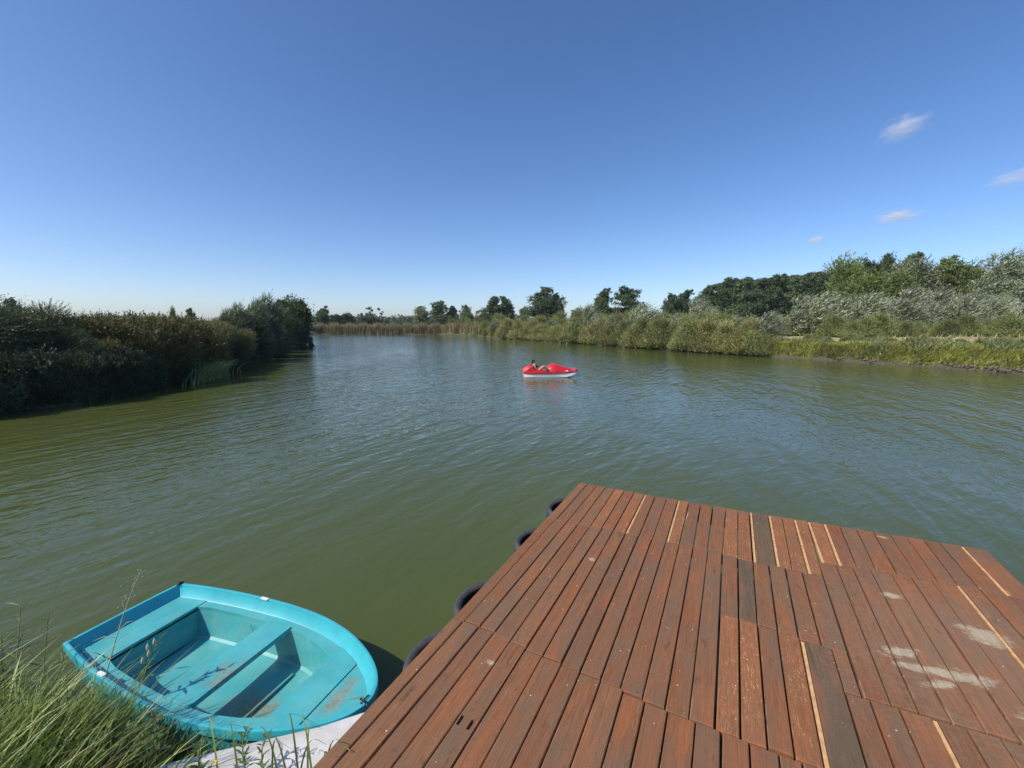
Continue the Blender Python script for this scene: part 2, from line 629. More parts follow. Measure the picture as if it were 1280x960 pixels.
def wood(name, cols, weather=.5, scr=.3, fresh=0.0, rough=.78, speck=.5):
    m, t, p, o = new_mat(name)
    tc = t.add('ShaderNodeTexCoord')
    oi = t.add('ShaderNodeObjectInfo')
    off = t.add('ShaderNodeVectorMath', operation='SCALE')
    cmb = t.add('ShaderNodeCombineXYZ')
    t.l.new(oi.outputs['Random'], cmb.inputs[0])
    t.l.new(oi.outputs['Random'], cmb.inputs[1])
    t.l.new(cmb.outputs[0], off.inputs[0])
    off.inputs['Scale'].default_value = 37.0
    ad = t.add('ShaderNodeVectorMath', operation='ADD')
    t.l.new(tc.outputs['Object'], ad.inputs[0])
    t.l.new(off.outputs[0], ad.inputs[1])
    v = ad.outputs[0]
    base = t.ramp(oi.outputs['Random'], [(i / (len(cols) - 1), c) for i, c in enumerate(cols)])
    grain = t.noise(t.mapping(v, scale=(70, 2.6, 10)), 1, 6, .6, .6)
    fine = t.noise(t.mapping(v, scale=(230, 9, 10)), 1, 4, .7)
    c = t.mix(1.0, base, t.ramp(grain, [(.25, .76), (.5, 1.0), (.75, 1.2)]), 'MULTIPLY')
    c = t.mix(1.0, c, t.ramp(fine, [(.3, .70), (.7, 1.28)]), 'MULTIPLY')
    # grey weathering in patches along the board
    wn = t.noise(t.mapping(v, scale=(7, 2.4, 4)), 1, 6, .65)
    c = t.mix(t.ramp(wn, [(.38, 0.0), (.64, min(1, weather * 1.5))]), c, (.175, .110, .068))
    red = t.noise(t.mapping(v, (3, 9, 1), scale=(10, 1.6, 4)), 1, 4, .6)
    c = t.mix(t.ramp(red, [(.52, 0.0), (.72, .55)]), c, (.34, .115, .045))
    dk = t.noise(t.mapping(v, (8, 2, 1), scale=(14, 5, 4)), 1, 5, .7)
    c = t.mix(t.ramp(dk, [(.60, 0.0), (.72, .6)]), c, (.05, .034, .024))
    # pale scratches and scuffs
    sn = t.noise(t.mapping(v, (1, 5, 2), (0, 0, .5), (60, 14, 5)), 1, 5, .75, 1.2)
    big = t.noise(v, 3.1, 3)
    sm_ = t.math('MULTIPLY', t.ramp(sn, [(.60, 0.0), (.70, 1.0)]), t.ramp(big, [(.42, 0.0), (.62, scr)]))
    c = t.mix(sm_, c, (.48, .30, .17) if fresh else (.36, .25, .18))
    # splinters of fresh timber, sharp and short
    sp1 = t.noise(t.mapping(v, (2, 7, 5), (0, 0, -.45), (95, 22, 5)), 1, 3, .8, 1.5)
    sp2 = t.noise(t.mapping(v, (6, 1, 5)), 7.0, 3, .6)
    c = t.mix(t.math('MULTIPLY', t.ramp(sp1, [(.57, 0.0), (.64, 1.0)]), t.ramp(sp2, [(.40, 0.0), (.62, .9 if fresh else .28)])), c, (.58, .34, .15) if fresh else (.40, .22, .12))
    # small dark pits and dents
    pit = t.noise(t.mapping(v, (4, 4, 5), scale=(60, 40, 5)), 1, 4, .75)
    c = t.mix(t.ramp(pit, [(.61, 0.0), (.70, .55)]), c, (.045, .03, .022))
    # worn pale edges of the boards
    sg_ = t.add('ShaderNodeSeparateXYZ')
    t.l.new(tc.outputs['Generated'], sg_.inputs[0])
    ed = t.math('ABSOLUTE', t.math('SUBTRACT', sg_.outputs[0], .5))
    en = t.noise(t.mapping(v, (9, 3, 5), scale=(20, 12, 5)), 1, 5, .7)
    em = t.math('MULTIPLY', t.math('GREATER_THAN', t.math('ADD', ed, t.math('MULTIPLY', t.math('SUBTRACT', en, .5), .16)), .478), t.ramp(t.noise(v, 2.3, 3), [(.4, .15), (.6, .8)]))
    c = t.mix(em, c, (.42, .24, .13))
    # white specks
    vo = t.add('ShaderNodeTexVoronoi', feature='F1')
    t.l.new(v, vo.inputs['Vector'])
    vo.inputs['Scale'].default_value = 26
    rnd = t.add('ShaderNodeSeparateColor')
    t.l.new(vo.outputs['Color'], rnd.inputs[0])
    sp = t.math('MULTIPLY', t.math('LESS_THAN', vo.outputs['Distance'], .085), t.math('GREATER_THAN', rnd.outputs[0], 1 - .34 * speck - .02))
    c = t.mix(sp, c, (.62, .56, .48))
    # sandy smear of dried mud and footprints on the right part of the deck
    g = t.add('ShaderNodeNewGeometry')
    dl = deck_mask(t, g.outputs['Position'])

    def blob(u, vv, ru, rv, rot=0.0, hard=.25, nz=14):
        q = t.add('ShaderNodeVectorMath', operation='SUBTRACT')
        t.l.new(dl, q.inputs[0])
        q.inputs[1].default_value = (u, -vv, 0)
        q2 = t.mapping(q.outputs[0], rot=(0, 0, rot), scale=(1, 1, 0))
        q3 = t.mapping(q2, scale=(1 / ru, 1 / rv, 0))
        ln = t.add('ShaderNodeVectorMath', operation='LENGTH')
        t.l.new(q3, ln.inputs[0])
        nn = t.noise(t.mapping(dl, rot=(0, 0, .35), scale=(.8, 2.0, 1)), nz, 8, .8)
        val = t.math('ADD', ln.outputs['Value'], t.math('MULTIPLY', t.math('SUBTRACT', nn, .5), 3.4))
        gm = t.ramp(grain, [(.30, .55), (.60, 1.0)])
        return t.math('MULTIPLY', t.ramp(val, [(.40, 1.0), (.62 + hard, 0.0)]), gm)

    mask = blob(2.33, 1.70, .27, .06, -.12, .16)
    for a in ((2.17, 1.62, .12, .05, -.5), (2.29, 1.04, .065, .035, 0), (2.62, 1.83, .14, .07, -.3), (2.27, 1.80, .10, .03, -.4), (2.47, .13, .05, .03, 0),
              (1.06, .45, .012, .14, .1), (2.62, 1.28, .12, .10, .3), (2.80, 1.5, .1, .05, .2), (.52, 1.44, .035, .028, 0), (.335, 2.60, .03, .025, 0)):
        mask = t.math('MAXIMUM', mask, blob(*a))
    hz = blob(2.45, 1.5, .75, .85, 0, .6, 22)
    c = t.mix(t.math('MULTIPLY', hz, .22), c, (.34, .24, .16))
    c = t.mix(t.math('MULTIPLY', mask, .78), c, (.50, .43, .30))
    t.set(p.inputs['Base Color'], c)
    p.inputs['Roughness'].default_value = rough
    p.inputs['Specular IOR Level'].default_value = .16
    hh = t.math('ADD', grain, t.math('MULTIPLY', fine, .5))
    t.set(p.inputs['Normal'], t.bump(hh, .7, .004))
    return m


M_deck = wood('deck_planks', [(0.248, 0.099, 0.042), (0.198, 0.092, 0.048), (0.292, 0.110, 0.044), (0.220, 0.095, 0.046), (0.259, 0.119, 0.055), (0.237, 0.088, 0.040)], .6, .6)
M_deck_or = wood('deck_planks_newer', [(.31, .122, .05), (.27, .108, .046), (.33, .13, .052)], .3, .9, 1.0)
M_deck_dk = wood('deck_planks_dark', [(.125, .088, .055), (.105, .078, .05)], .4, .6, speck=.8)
M_raw = simple('raw_pale_timber', (.62, .36, .16), .7, vary=.25, nscale=30)
M_beam = simple('deck_beams', (.09, .055, .038), .8, vary=.3, nscale=9, bump=.3)
M_metal = simple('dark_metal', (.05, .05, .05), .45, .7)
M_screw = simple('screw_heads', (.3, .27, .24), .4, .6)


def plank(poly, mat, z=0.0, th=.03, name='plank', ch=.0028, holes=None):
    """poly: four deck-local corners (u, v); bevelled board"""
    P = [Vector((u, -v, 0)) for u, v in poly]
    c = sum(P, Vector()) / 4
    tilt = RNG.uniform(-.014, .014)
    vs, fs = [], []

    def ring(k, zz):
        out = []
        for q in P:
            d = q - c
            sx = max(0.0, 1 - k / max(1e-3, abs(d.x)))
            sy = max(0.0, 1 - k / max(1e-3, abs(d.y)))
            out.append((d.x * sx, d.y * sy, zz + d.x * tilt))
        return out

    if not holes:
        for rg in (ring(0, z - th), ring(0, z - ch), ring(ch, z)):
            vs += rg
        fs = [(3, 2, 1, 0), (8, 9, 10, 11)]
        for a in (0, 4):
            for k in range(4):
                k2 = (k + 1) % 4
                fs.append((a + k, a + k2, a + 4 + k2, a + 4 + k))
    else:
        # board pierced by slots: a strip grid across and along
        us = sorted({-abs(P[0].x - c.x), abs(P[0].x - c.x)} | {q for h in holes for q in (h[0] - c.x, h[1] - c.x)})
        vv = sorted({P[0].y - c.y, P[2].y - c.y} | {q for h in holes for q in (-h[2] - c.y, -h[3] - c.y)})
        for i in range(len(us) - 1):
            for j in range(len(vv) - 1):
                mu, mv = (us[i] + us[i + 1]) / 2 + c.x, -((vv[j] + vv[j + 1]) / 2 + c.y)
                if any(h[0] < mu < h[1] and min(h[2], h[3]) < mv < max(h[2], h[3]) for h in holes):
                    continue
                b = len(vs)
                for zz in (z - th, z):
                    vs += [(us[i], vv[j], zz), (us[i + 1], vv[j], zz), (us[i + 1], vv[j + 1], zz), (us[i], vv[j + 1], zz)]
                fs += [(b + 3, b + 2, b + 1, b), (b + 4, b + 5, b + 6, b + 7)]
                for k in range(4):
                    k2 = (k + 1) % 4
                    fs.append((b + k, b + k2, b + 4 + k2, b + 4 + k))
    me = bpy.data.meshes.new(name)
    me.from_pydata(vs, [], fs)
    me.update()
    return link(name, me, mat, deck, c)


SCREW = []


def row(us_top, us_bot, v_top, v_bot, kinds=None, gap=.0042, holes=None):
    """one row of planks between joints; us_* are the seams, v_* the joint lines per board"""
    kinds = kinds or {}
    n = len(us_top) - 1
    for i in range(n):
        vt = (v_top[i] if isinstance(v_top, (list, tuple)) else v_top) + RNG.uniform(-.004, .004) + .002
        vb = (v_bot[i] if isinstance(v_bot, (list, tuple)) else v_bot) + RNG.uniform(-.004, .004) - .002
        k = kinds.get(i, 'n')
        gl = gap * RNG.uniform(.35, 1.5)
        gr = gap * RNG.uniform(.35, 1.5)
        l0, l1 = us_top[i] + gl, us_bot[i] + gl
        r0, r1 = us_top[i + 1] - gr, us_bot[i + 1] - gr
        z = RNG.uniform(-.0025, .0025)
        if 'L' in k:   # pale strip of raw timber showing in the seam at its left
            plank([(l0, vt), (l0 + .014, vt), (l1 + .014, vb), (l1, vb)], M_raw, z - .006, name='batten', ch=.0015)
            l0 += .017
            l1 += .017
        mt = M_deck_or if 'o' in k else M_deck_dk if 'd' in k else M_deck
        hs = None
        if holes:
            hs = [h for h in holes if l0 < h[0] and h[1] < r0 and vt < h[2] < vb] or None
        plank([(l0, vt), (r0, vt), (r1, vb), (l1, vb)], mt, z, holes=hs)
        for vv, uu0, uu1 in ((vt + .03, l0, r0), (vb - .03, l1, r1)):
            SCREW.append((uu0 + .022, vv, z))
            SCREW.append((uu1 - .022, vv, z))


r1t = [-.02, .068, .170, .268, .360, .457, .552, .652, .756, .862, .965, 1.060, 1.160, 1.266, 1.370, 1.470, 1.560, 1.706, 1.810, 1.897, 1.995]
r1b = [-.02, .066, .166, .268, .365, .461, .553, .648, .758, .860, .964, 1.057, 1.155, 1.255, 1.353, 1.451, 1.547, 1.690, 1.781, 1.873, 1.955]
row(r1t, r1b, [.012, .018, .022, .026, .030, .034, .038, .040, .042, .044, .046, .046, .046, .046, .048, .048, .05, .05, .05, .048],
    [.944, .942, .946, .950, .945, .93, .93, .93, .935, .94, .93, .925, .925, .92, .945, .965, .97, .966, .967, .968],
    {4: 'o', 6: 'o', 7: 'L', 10: 'oL', 11: 'n', 14: 'o', 15: 'o', 16: 'dL', 17: 'oL', 18: 'o', 19: 'oL'})
r1ct = [1.995, 2.104, 2.217, 2.328, 2.437, 2.547, 2.647, 2.750, 2.843, 2.964, 3.112]
r1cb = [1.979, 2.076, 2.183, 2.291, 2.402, 2.512, 2.610, 2.710, 2.815, 2.931, 3.085]
row(r1ct, r1cb, [.046, .042, .04, .038, .036, .034, .032, .03, .025, .022], [.758, .755, .742, .735, .735, .722, .719, .71, .704, .716],
    {0: 'oL', 1: 'L', 9: 'L'})
r2t = [-.02, .060, .166, .262, .362, .463, .554, .653, .756, .858, .960, 1.058, 1.156, 1.255, 1.352]
r2b = [-.02, .055, .156, .250, .355, .452, .549, .650, .749, .851, .943, 1.045, 1.142, 1.237, 1.338]
row(r2t, r2b, [.948, .946, .950, .954, .949, .934, .934, .934, .939, .944, .934, .929, .929, .924],
    [2.395, 2.39, 2.395, 2.41, 2.425, 2.44, 2.446, 2.452, 2.46, 2.464, 2.478, 2.49, 2.496, 2.5], {3: 'n'})
# middle columns with an extra joint
row([1.352, 1.451, 1.547, 1.641, 1.740, 1.835, 1.954], [1.346, 1.443, 1.535, 1.630, 1.726, 1.824, 1.934],
    [.949, .969, .974, .970, .971, .972], [1.694, 1.692, 1.704, 1.72, 1.735, 1.74], {1: 'd'})
row([1.346, 1.442, 1.535, 1.630, 1.728], [1.338, 1.431, 1.527, 1.620, 1.712], [1.698, 1.696, 1.708, 1.724], [2.5, 2.5, 2.5, 2.5], {0: 'o', 1: 'o', 3: 'o'})
row([1.728, 1.866], [1.700, 1.848], [1.739], [2.92], {0: 'dL'})
row([1.866, 1.934], [1.862, 1.928], [1.744], [2.04])
# right block, second row
row([1.956, 2.062, 2.156, 2.257, 2.369, 2.474, 2.580, 2.697, 2.812, 2.931, 3.085], [1.930, 2.030, 2.124, 2.229, 2.334, 2.439, 2.545, 2.655, 2.775, 2.893, 3.05],
    [.765, .762, .748, .741, .741, .728, .725, .716, .71, .722], [2.035] * 10, {6: 'n', 7: 'L', 0: 'n'})
# third row
r3t = [-.02, .052, .153, .249, .358, .452, .548, .653, .750, .852, .958, 1.057, 1.154, 1.264, 1.361, 1.463, 1.562, 1.640, 1.706]
r3b = [-.02, .050, .150, .250, .356, .453, .552, .652, .750, .852, .956, 1.055, 1.151, 1.260, 1.363, 1.462, 1.562, 1.640, 1.700]
row(r3t, r3b, [2.4, 2.395, 2.4, 2.415, 2.43, 2.446, 2.452, 2.458, 2.466, 2.47, 2.484, 2.496, 2.502, 2.506, 2.506, 2.506, 2.506, 2.506], 3.86,
    {1: 'n'}, holes=[(.368, .381, 2.905, 2.955), (.417, .431, 2.905, 2.955)])
row([1.866, 1.954, 2.054, 2.160, 2.268, 2.372, 2.478, 2.585, 2.69, 2.80, 2.91, 3.05], [1.846, 1.940, 2.044, 2.150, 2.262, 2.371, 2.47, 2.57, 2.68, 2.79, 2.90, 3.02],
    2.043, 3.5, {3: 'L'})
# last row, under and behind the viewer
row([-.02, .08, .18, .28, .38, .48, .58, .68, .78, .88, .98, 1.08, 1.18, 1.28, 1.38, 1.48, 1.58, 1.70], [-.02, .08, .18, .28, .38, .48, .58, .68, .78, .88, .98, 1.08, 1.18, 1.28, 1.38, 1.48, 1.58, 1.70],
    3.87, 4.9)
row([1.70, 1.85], [1.70, 1.85], 2.93, 4.9)
row([1.85 + .11 * i for i in range(11)] + [3.03], [1.85 + .11 * i for i in range(11)] + [3.03], 3.51, 4.9)
# screws joined as one part
sv, sf = [], []
for (u, v, z) in SCREW:
    b = len(sv)
    for k in range(6):
        a = k * math.pi / 3
        sv.append((u + .004 * math.cos(a), -v + .004 * math.sin(a), z + .0012))
    sf.append(tuple(b + k for k in range(6)))
so = pyobj('screw_heads', sv, sf, M_screw, deck)
so['kind'] = 'stuff'
# frame under the planks
for u in (.42, 1.0, 1.6, 2.3, 2.98):
    MB().box((u, -2.43, -.092), (.07, 4.75, .052)).build('joist', M_beam, deck)
for v in (.10, .95, 1.72, 2.46, 3.4, 4.2):
    MB().box((1.53, -v, -.049), (3.04, .08, .032)).build('cross_beam', M_beam, deck)
MB().box((1.54, -.038, -.115), (3.12, .034, .14)).build('fascia_board', M_beam, deck)
for u, v in ((.06, .31), (3.0, .31), (.06, 1.99), (3.0, 1.7), (.06, 3.1), (3.0, 3.1), (1.55, .31), (1.55, 1.7)):
    MB().tube([(u, -v, -2.6), (u, -v, -.067)], .06, 12).build('post', M_beam, deck, True)

# ---- tyres
M_tyre = None


def build_tyre_mat():
    m, t, p, o = new_mat('old_tyre_rubber')
    tc = t.add('ShaderNodeTexCoord')
    n = t.noise(tc.outputs['Object'], 7, 6)
    n2 = t.noise(tc.outputs['Object'], 55, 4)
    c = t.ramp(n, [(.35, (.028, .028, .029)), (.65, (.075, .075, .075))])
    c = t.mix(t.ramp(n2, [(.55, 0.0), (.75, .5)]), c, (.13, .125, .115))
    t.set(p.inputs['Base Color'], c)
    p.inputs['Roughness'].default_value = .7
    t.set(p.inputs['Normal'], t.bump(n2, .3, .004))
    return m


M_tyre = build_tyre_mat()
M_rope = simple('rope', (.22, .19, .14), .9, vary=.3, nscale=60)


def tyre_meshes():
    # profile: (radius, height) round the carcass, open towards the hub
    out = [(.195, -.062), (.205, -.078), (.235, -.092), (.268, -.092), (.290, -.078), (.299, -.05), (.303, 0), (.299, .05), (.290, .078), (.268, .092), (.235, .092), (.205, .078), (.195, .062)]
    inn = [(.207, .055), (.24, .078), (.270, .07), (.284, .03), (.286, 0), (.284, -.03), (.270, -.07), (.24, -.078), (.207, -.055)]
    prof = out + inn
    n = 56
    V, Fs = [], []
    for k in range(n):
        a = 2 * math.pi * k / n
        for j, (r_, z) in enumerate(prof):
            rr = r_
            if 4 <= j <= 8 and k % 2 == 0:
                rr -= .006
            V.append((rr * math.cos(a), rr * math.sin(a), z))
    V = [((x * f_, y * f_, z)) for (x, y, z) in V for f_ in [(.30 - (.30 - math.hypot(x, y)) * .62) / math.hypot(x, y)]]
    m = len(prof)
    for k in range(n):
        for j in range(m):
            j2 = (j + 1) % m
            k2 = (k + 1) % n
            Fs.append((k * m + j, k2 * m + j, k2 * m + j2, k * m + j2))
    return V, Fs


TV, TF = tyre_meshes()
tyre_labels = ['old black tyre hung on the deck side beside the bow of the turquoise boat',
               'old black tyre on the deck side, second one out from the turquoise boat',
               'small looking old tyre on the deck side, third one out from the turquoise boat',
               'old black tyre nearest the far left corner of the deck']
# (v along deck side, centre offset outwards, z, tilt)
for i, (v, off, z, tilt, yaw) in enumerate([(2.50, .07, -.225, 5, 0), (1.98, .045, -.22, 4, 4), (1.07, .045, -.22, 4, -3), (.31, .035, -.22, 5, 3)]):
    loc = DO + Matrix.Rotation(DRZ, 3, 'Z') @ Vector((off, -v, z))
    root = empty('tyre', loc, DRZ + R(yaw))
    root.scale = (.96, .96, .9)
    tag(root, tyre_labels[i], 'tyre', 'tyres hung as fenders along the deck side')
    ob = pyobj('tyre_carcass', TV, TF, M_tyre, root, True)
    ob.rotation_euler = (0, R(-tilt), 0)
    MB().tube([(.30, .02, .17), (.27, .02, .09), (.25, .02, -.08)], .008, 6).build('rope', M_rope, root, True)

# ================================================================== TURQUOISE BOAT
def boat_paint(name, col, rough=.38, dirt=0.0, floor=False):
    m, t, p, o = new_mat(name)
    tc = t.add('ShaderNodeTexCoord')
    v = tc.outputs['Object']
    n = t.noise(v, 3.2, 6, .6)
    n2 = t.noise(v, 22, 6, .7)
    n3 = t.noise(t.mapping(v, scale=(9, 40, 9)), 1, 5, .7)
    d = tuple(c * .82 for c in col)
    l = tuple(min(1, c * 1.1 + .02) for c in col)
    c = t.ramp(n, [(.3, d), (.55, col), (.75, l)])
    c = t.mix(t.ramp(n2, [(.55, 0.0), (.8, .35)]), c, tuple(min(1, q * .8 + .09) for q in col))
    sc = t.ramp(n3, [(.66, 0.0), (.74, .35)])
    c = t.mix(sc, c, (.42, .58, .56))
    # scuffs down to the pale gelcoat, and grime
    sf = t.noise(t.mapping(v, (5, 1, 0), (0, 0, .4), (16, 5, 16)), 1, 7, .8, 1.0)
    c = t.mix(t.ramp(sf, [(.60, 0.0), (.66, .4)]), c, (.40, .50, .46))
    gr = t.noise(v, 9, 7, .75)
    c = t.mix(t.ramp(gr, [(.55, 0.0), (.75, .4)]), c, (.10, .20, .17))
    if dirt:
        c = t.mix(t.ramp(t.noise(v, 6, 6, .7), [(.38, 0.0), (.72, dirt)]), c, (.34, .40, .30))
    if floor:
        for (x, y, rx, ry, s_) in ((1.42, -.10, .25, .20, 1.0), (1.62, -.04, .26, .14, .55), (2.17, .02, .07, .19, .9)):
            q = t.mapping(v, (-x, -y, 0))
            q = t.mapping(q, scale=(1 / rx, 1 / ry, 0))
            ln = t.add('ShaderNodeVectorMath', operation='LENGTH')
            t.l.new(q, ln.inputs[0])
            nn = t.noise(v, 11, 6, .7)
            val = t.math('ADD', ln.outputs['Value'], t.math('MULTIPLY', t.math('SUBTRACT', nn, .5), 2.4))
            mud = t.ramp(t.noise(v, 40, 4), [(.3, (.20, .155, .095)), (.7, (.34, .30, .20))])
            c = t.mix(t.ramp(val, [(.1, s_ * .9), (1.5, 0.0)]), c, mud)
    t.set(p.inputs['Base Color'], c)
    p.inputs['Roughness'].default_value = rough
    p.inputs['Coat Weight'].default_value = .25
    p.inputs['Coat Roughness'].default_value = .15
    t.set(p.inputs['Normal'], t.bump(t.noise(v, 5, 3), .12, .01))
    return m


TURQ = (.045, .42, .47)
M_bt = boat_paint('turquoise_paint', TURQ, .35, .08)
M_bt_in = boat_paint('turquoise_inside', (.055, .40, .43), .45, .32, True)
M_bt_deck = boat_paint('turquoise_deck', (.06, .42, .45), .45, .22, True)
M_bt_rim = boat_paint('turquoise_rim', (.05, .46, .54), .28, .03)
M_white_gel = simple('white_plastic', (.78, .78, .75), .4, vary=.06)

half = np.array([(0, .405), (.10, .425), (.35, .468), (.65, .502), (.95, .524), (1.25, .532), (1.55, .512), (1.80, .465), (2.0, .398), (2.17, .315), (2.30, .225), (2.385, .135), (2.425, .055), (2.435, 0)])


def catmull(P, n):
    out = []
    P = np.vstack([2 * P[0] - P[1], P, [P[-2][0], -P[-2][1]]])
    segs = len(P) - 3
    for i in range(segs):
        p0, p1, p2, p3 = P[i:i + 4]
        for k in range(n):
            t = k / n
            out.append(.5 * ((2 * p1) + (-p0 + p2) * t + (2 * p0 - 5 * p1 + 4 * p2 - p3) * t * t + (-p0 + 3 * p1 - 3 * p2 + p3) * t ** 3))
    out.append(P[-2])
    return np.array(out)


hf = catmull(half, 5)
loop = np.vstack([hf, (hf[:-1] * [1, -1])[::-1]])       # port side forward, round the bow, back aft
# rounded stern corners
loop = np.vstack([loop, [[-.004, -.2], [-.006, 0], [-.004, .2]]])
NL = len(loop)


def inset(d):
    """the boat outline moved inwards by d (mitred)"""
    P = loop
    nx = np.roll(P, -1, 0) - P
    pv = P - np.roll(P, 1, 0)
    n1 = np.stack([nx[:, 1], -nx[:, 0]], 1)
    n2 = np.stack([pv[:, 1], -pv[:, 0]], 1)
    n1 = unit(n1)
    n2 = unit(n2)
    m = unit(n1 + n2)
    k = 1 / np.clip((m * n1).sum(1), .5, 1)
    q = P + m * (d * k)[:, None]
    return q


if (inset(.05)[len(hf) // 2] - loop[len(hf) // 2])[1] > 0:
    SGN = -1
else:
    SGN = 1
BA = R(-20.8)
boat = empty('rowing_boat', (-3.1676, 3.3124, 0), BA)
tag(boat, 'small turquoise rowing boat with empty benches, moored between the grass bank and the deck', 'boat')
ZR = .42


def sheer(x):
    return 0.0


def ring_surface(prof, name, mat, cap_bottom=False, sm=True):
    V, Fs = [], []
    for d, z in prof:
        for x, y in inset(SGN * d):
            V.append((x, y, z))
    for i in range(len(prof) - 1):
        for k in range(NL):
            k2 = (k + 1) % NL
            Fs.append((i * NL + k, i * NL + k2, (i + 1) * NL + k2, (i + 1) * NL + k))
    if cap_bottom:
        Fs.append(tuple(range(NL)))
    me = bpy.data.meshes.new(name)
    me.from_pydata(V, [], Fs)
    me.update()
    bm = bmesh.new()
    bm.from_mesh(me)
    bmesh.ops.recalc_face_normals(bm, faces=bm.faces)
    bm.to_mesh(me)
    bm.free()
    o = link(name, me, mat, boat)
    smooth(o)
    me.set_sharp_from_angle(angle=R(35))
    return o


ring_surface([(.17, -.14), (.11, -.06), (.075, .04), (.045, .16), (.03, .27), (.02, .352)], 'hull', M_bt, True)
ring_surface([(.02, .352), (-.002, .357), (-.006, .362), (-.006, .412), (-.003, .4205), (.003, .4225), (.016, .4225), (.022, .420), (.025, .412)], 'gunwale', M_bt_rim)
ring_surface([(.0255, .4115), (.030, .402), (.066, .335), (.075, .329)], 'inner_side', M_bt_rim)


def wo(s, d=.072):
    """half width of the boat inside an inset d at distance s from the stern"""
    q = inset(SGN * d)[:len(hf)]
    return float(np.interp(s, q[:, 0], q[:, 1]))


OPS = [(.36, .315), (.42, .335), (.5, .352), (.75, .372), (1.0, .384), (1.3, .390), (1.5, .375), (1.7, .325), (1.86, .262)]


def op(s):
    return float(np.interp(s, [a for a, b in OPS], [b for a, b in OPS]))


def plate(name, s0, s1, z, mat, th=.022, full=True, n=14, trim=0.0, zf=None):
    """a horizontal plate across the boat, from station s0 to s1"""
    ss = np.linspace(s0, s1, n)
    V, Fs = [], []
    for s in ss:
        h = max(.012, wo(s) - trim)
        for y in (-h, -h * .5, 0, h * .5, h):
            V.append((s, y, z))
    m = 5
    for i in range(n - 1):
        for j in range(m - 1):
            Fs.append((i * m + j, i * m + j + 1, (i + 1) * m + j + 1, (i + 1) * m + j))
    me = bpy.data.meshes.new(name)
    me.from_pydata(V, [], Fs)
    bm = bmesh.new()
    bm.from_mesh(me)
    r_ = bmesh.ops.extrude_face_region(bm, geom=bm.faces[:])
    for g in r_['geom']:
        if isinstance(g, bmesh.types.BMVert):
            g.co.z -= th
    bmesh.ops.recalc_face_normals(bm, faces=bm.faces)
    bm.to_mesh(me)
    bm.free()
    return link(name, me, mat, boat)


plate('aft_bench', .072, .355, .336, M_bt_deck)
plate('bow_deck', 1.865, 2.088, .338, M_bt_deck, n=8)
plate('foredeck', 2.094, 2.345, .332, M_bt_deck, n=16)
for sg in (-1, 1):
    V, Fs = [], []
    ss = np.linspace(.357, 1.863, 36)
    for s in ss:
        V += [(s, sg * wo(s), .331), (s, sg * op(s), .331), (s, sg * op(s), .300)]
    for i in range(len(ss) - 1):
        for j in range(2):
            Fs.append((i * 3 + j, i * 3 + j + 1, (i + 1) * 3 + j + 1, (i + 1) * 3 + j))
    pyobj('side_deck', V, Fs, M_bt_deck, boat, False)
# cockpit tub
ss = np.concatenate([[.36], np.linspace(.40, 1.80, 30), [1.86]])
top = [(s, op(s)) for s in ss] + [(s, -op(s)) for s in ss[::-1]]
bot = []
for (s, y) in top:
    s2 = np.interp(s, [.36, .45, 1.75, 1.86], [.385, .46, 1.80, 1.93])
    bot.append((s2, y - math.copysign(.045, y)))
V = [(x, y, .302) for x, y in top] + [(x, y, .10) for x, y in bot] + [(x * .997 + .003, y - math.copysign(.02, y), .086) for x, y in bot]
n = len(top)
Fs = []
for a in (0, n):
    for k in range(n):
        k2 = (k + 1) % n
        Fs.append((a + k, a + k2, a + n + k2, a + n + k))
cw = pyobj('cockpit_side', V, Fs, M_bt_in, boat, True)
cw.data.set_sharp_from_angle(angle=R(40))
V = []
fl = [(x * .997 + .003, y - math.copysign(.02, y)) for x, y in bot]
half_n = n // 2
for k in range(half_n):
    a, b = fl[k], fl[n - 1 - k]
    for j in range(7):
        t_ = j / 6
        yy = a[1] * (1 - t_) + b[1] * t_
        V.append((a[0], yy, .086 - .012 * (1 - (2 * t_ - 1) ** 2)))
Fs = []
for i in range(half_n - 1):
    for j in range(6):
        Fs.append((i * 7 + j, i * 7 + j + 1, (i + 1) * 7 + j + 1, (i + 1) * 7 + j))
pyobj('floor', V, Fs, M_bt_in, boat, True)
# thwart with down-turned front and rear lips
mb = MB()
mb.box((1.222, 0, .337), (.232, .80, .016))
mb.box((1.110, 0, .322), (.012, .74, .028)).box((1.334, 0, .322), (.012, .74, .028))
th_ = mb.build('thwart', M_bt_deck, boat)
bv = th_.modifiers.new('bevel', 'BEVEL')
bv.width = .004
bv.segments = 2
# moulded step ahead of the thwart, floor rib
MB().box((1.49, .0, .094), (.025, .50, .014)).build('floor_rib', M_bt_in, boat)
# white rowlock plate and painted glint, stern eye, bow eye with cleat
for (x, y) in ((.93, .505), (.62, -.482)):  # far one is a plate, near one a bright reflection painted as white patch
    MB().box((x, y, .4255), (.075, .028, .006), .02).build('rowlock_plate_and_glint', M_white_gel, boat)
MB().tube([(.02, .395, .424), (.02, .395, .434)], .018, 10).tube([(.03, .36, .43), (.02, .40, .436), (.035, .42, .43)], .006, 6).build('stern_eye', M_metal, boat, True)
mb = MB()
mb.tube([(2.38, -.025, .426), (2.43, -.035, .43)], .006, 8).tube([(2.405, -.055, .430), (2.415, .012, .432)], .005, 8).tube([(2.43, -.04, .43), (2.455, -.05, .425), (2.465, -.055, .40)], .005, 8)
mb.build('mooring_cleat', M_metal, boat, True)
MB().tube([(2.30, -.03, .40), (2.36, -.022, .425), (2.40, -.02, .44)], .004, 6).build('mooring_line', M_rope, boat, True)

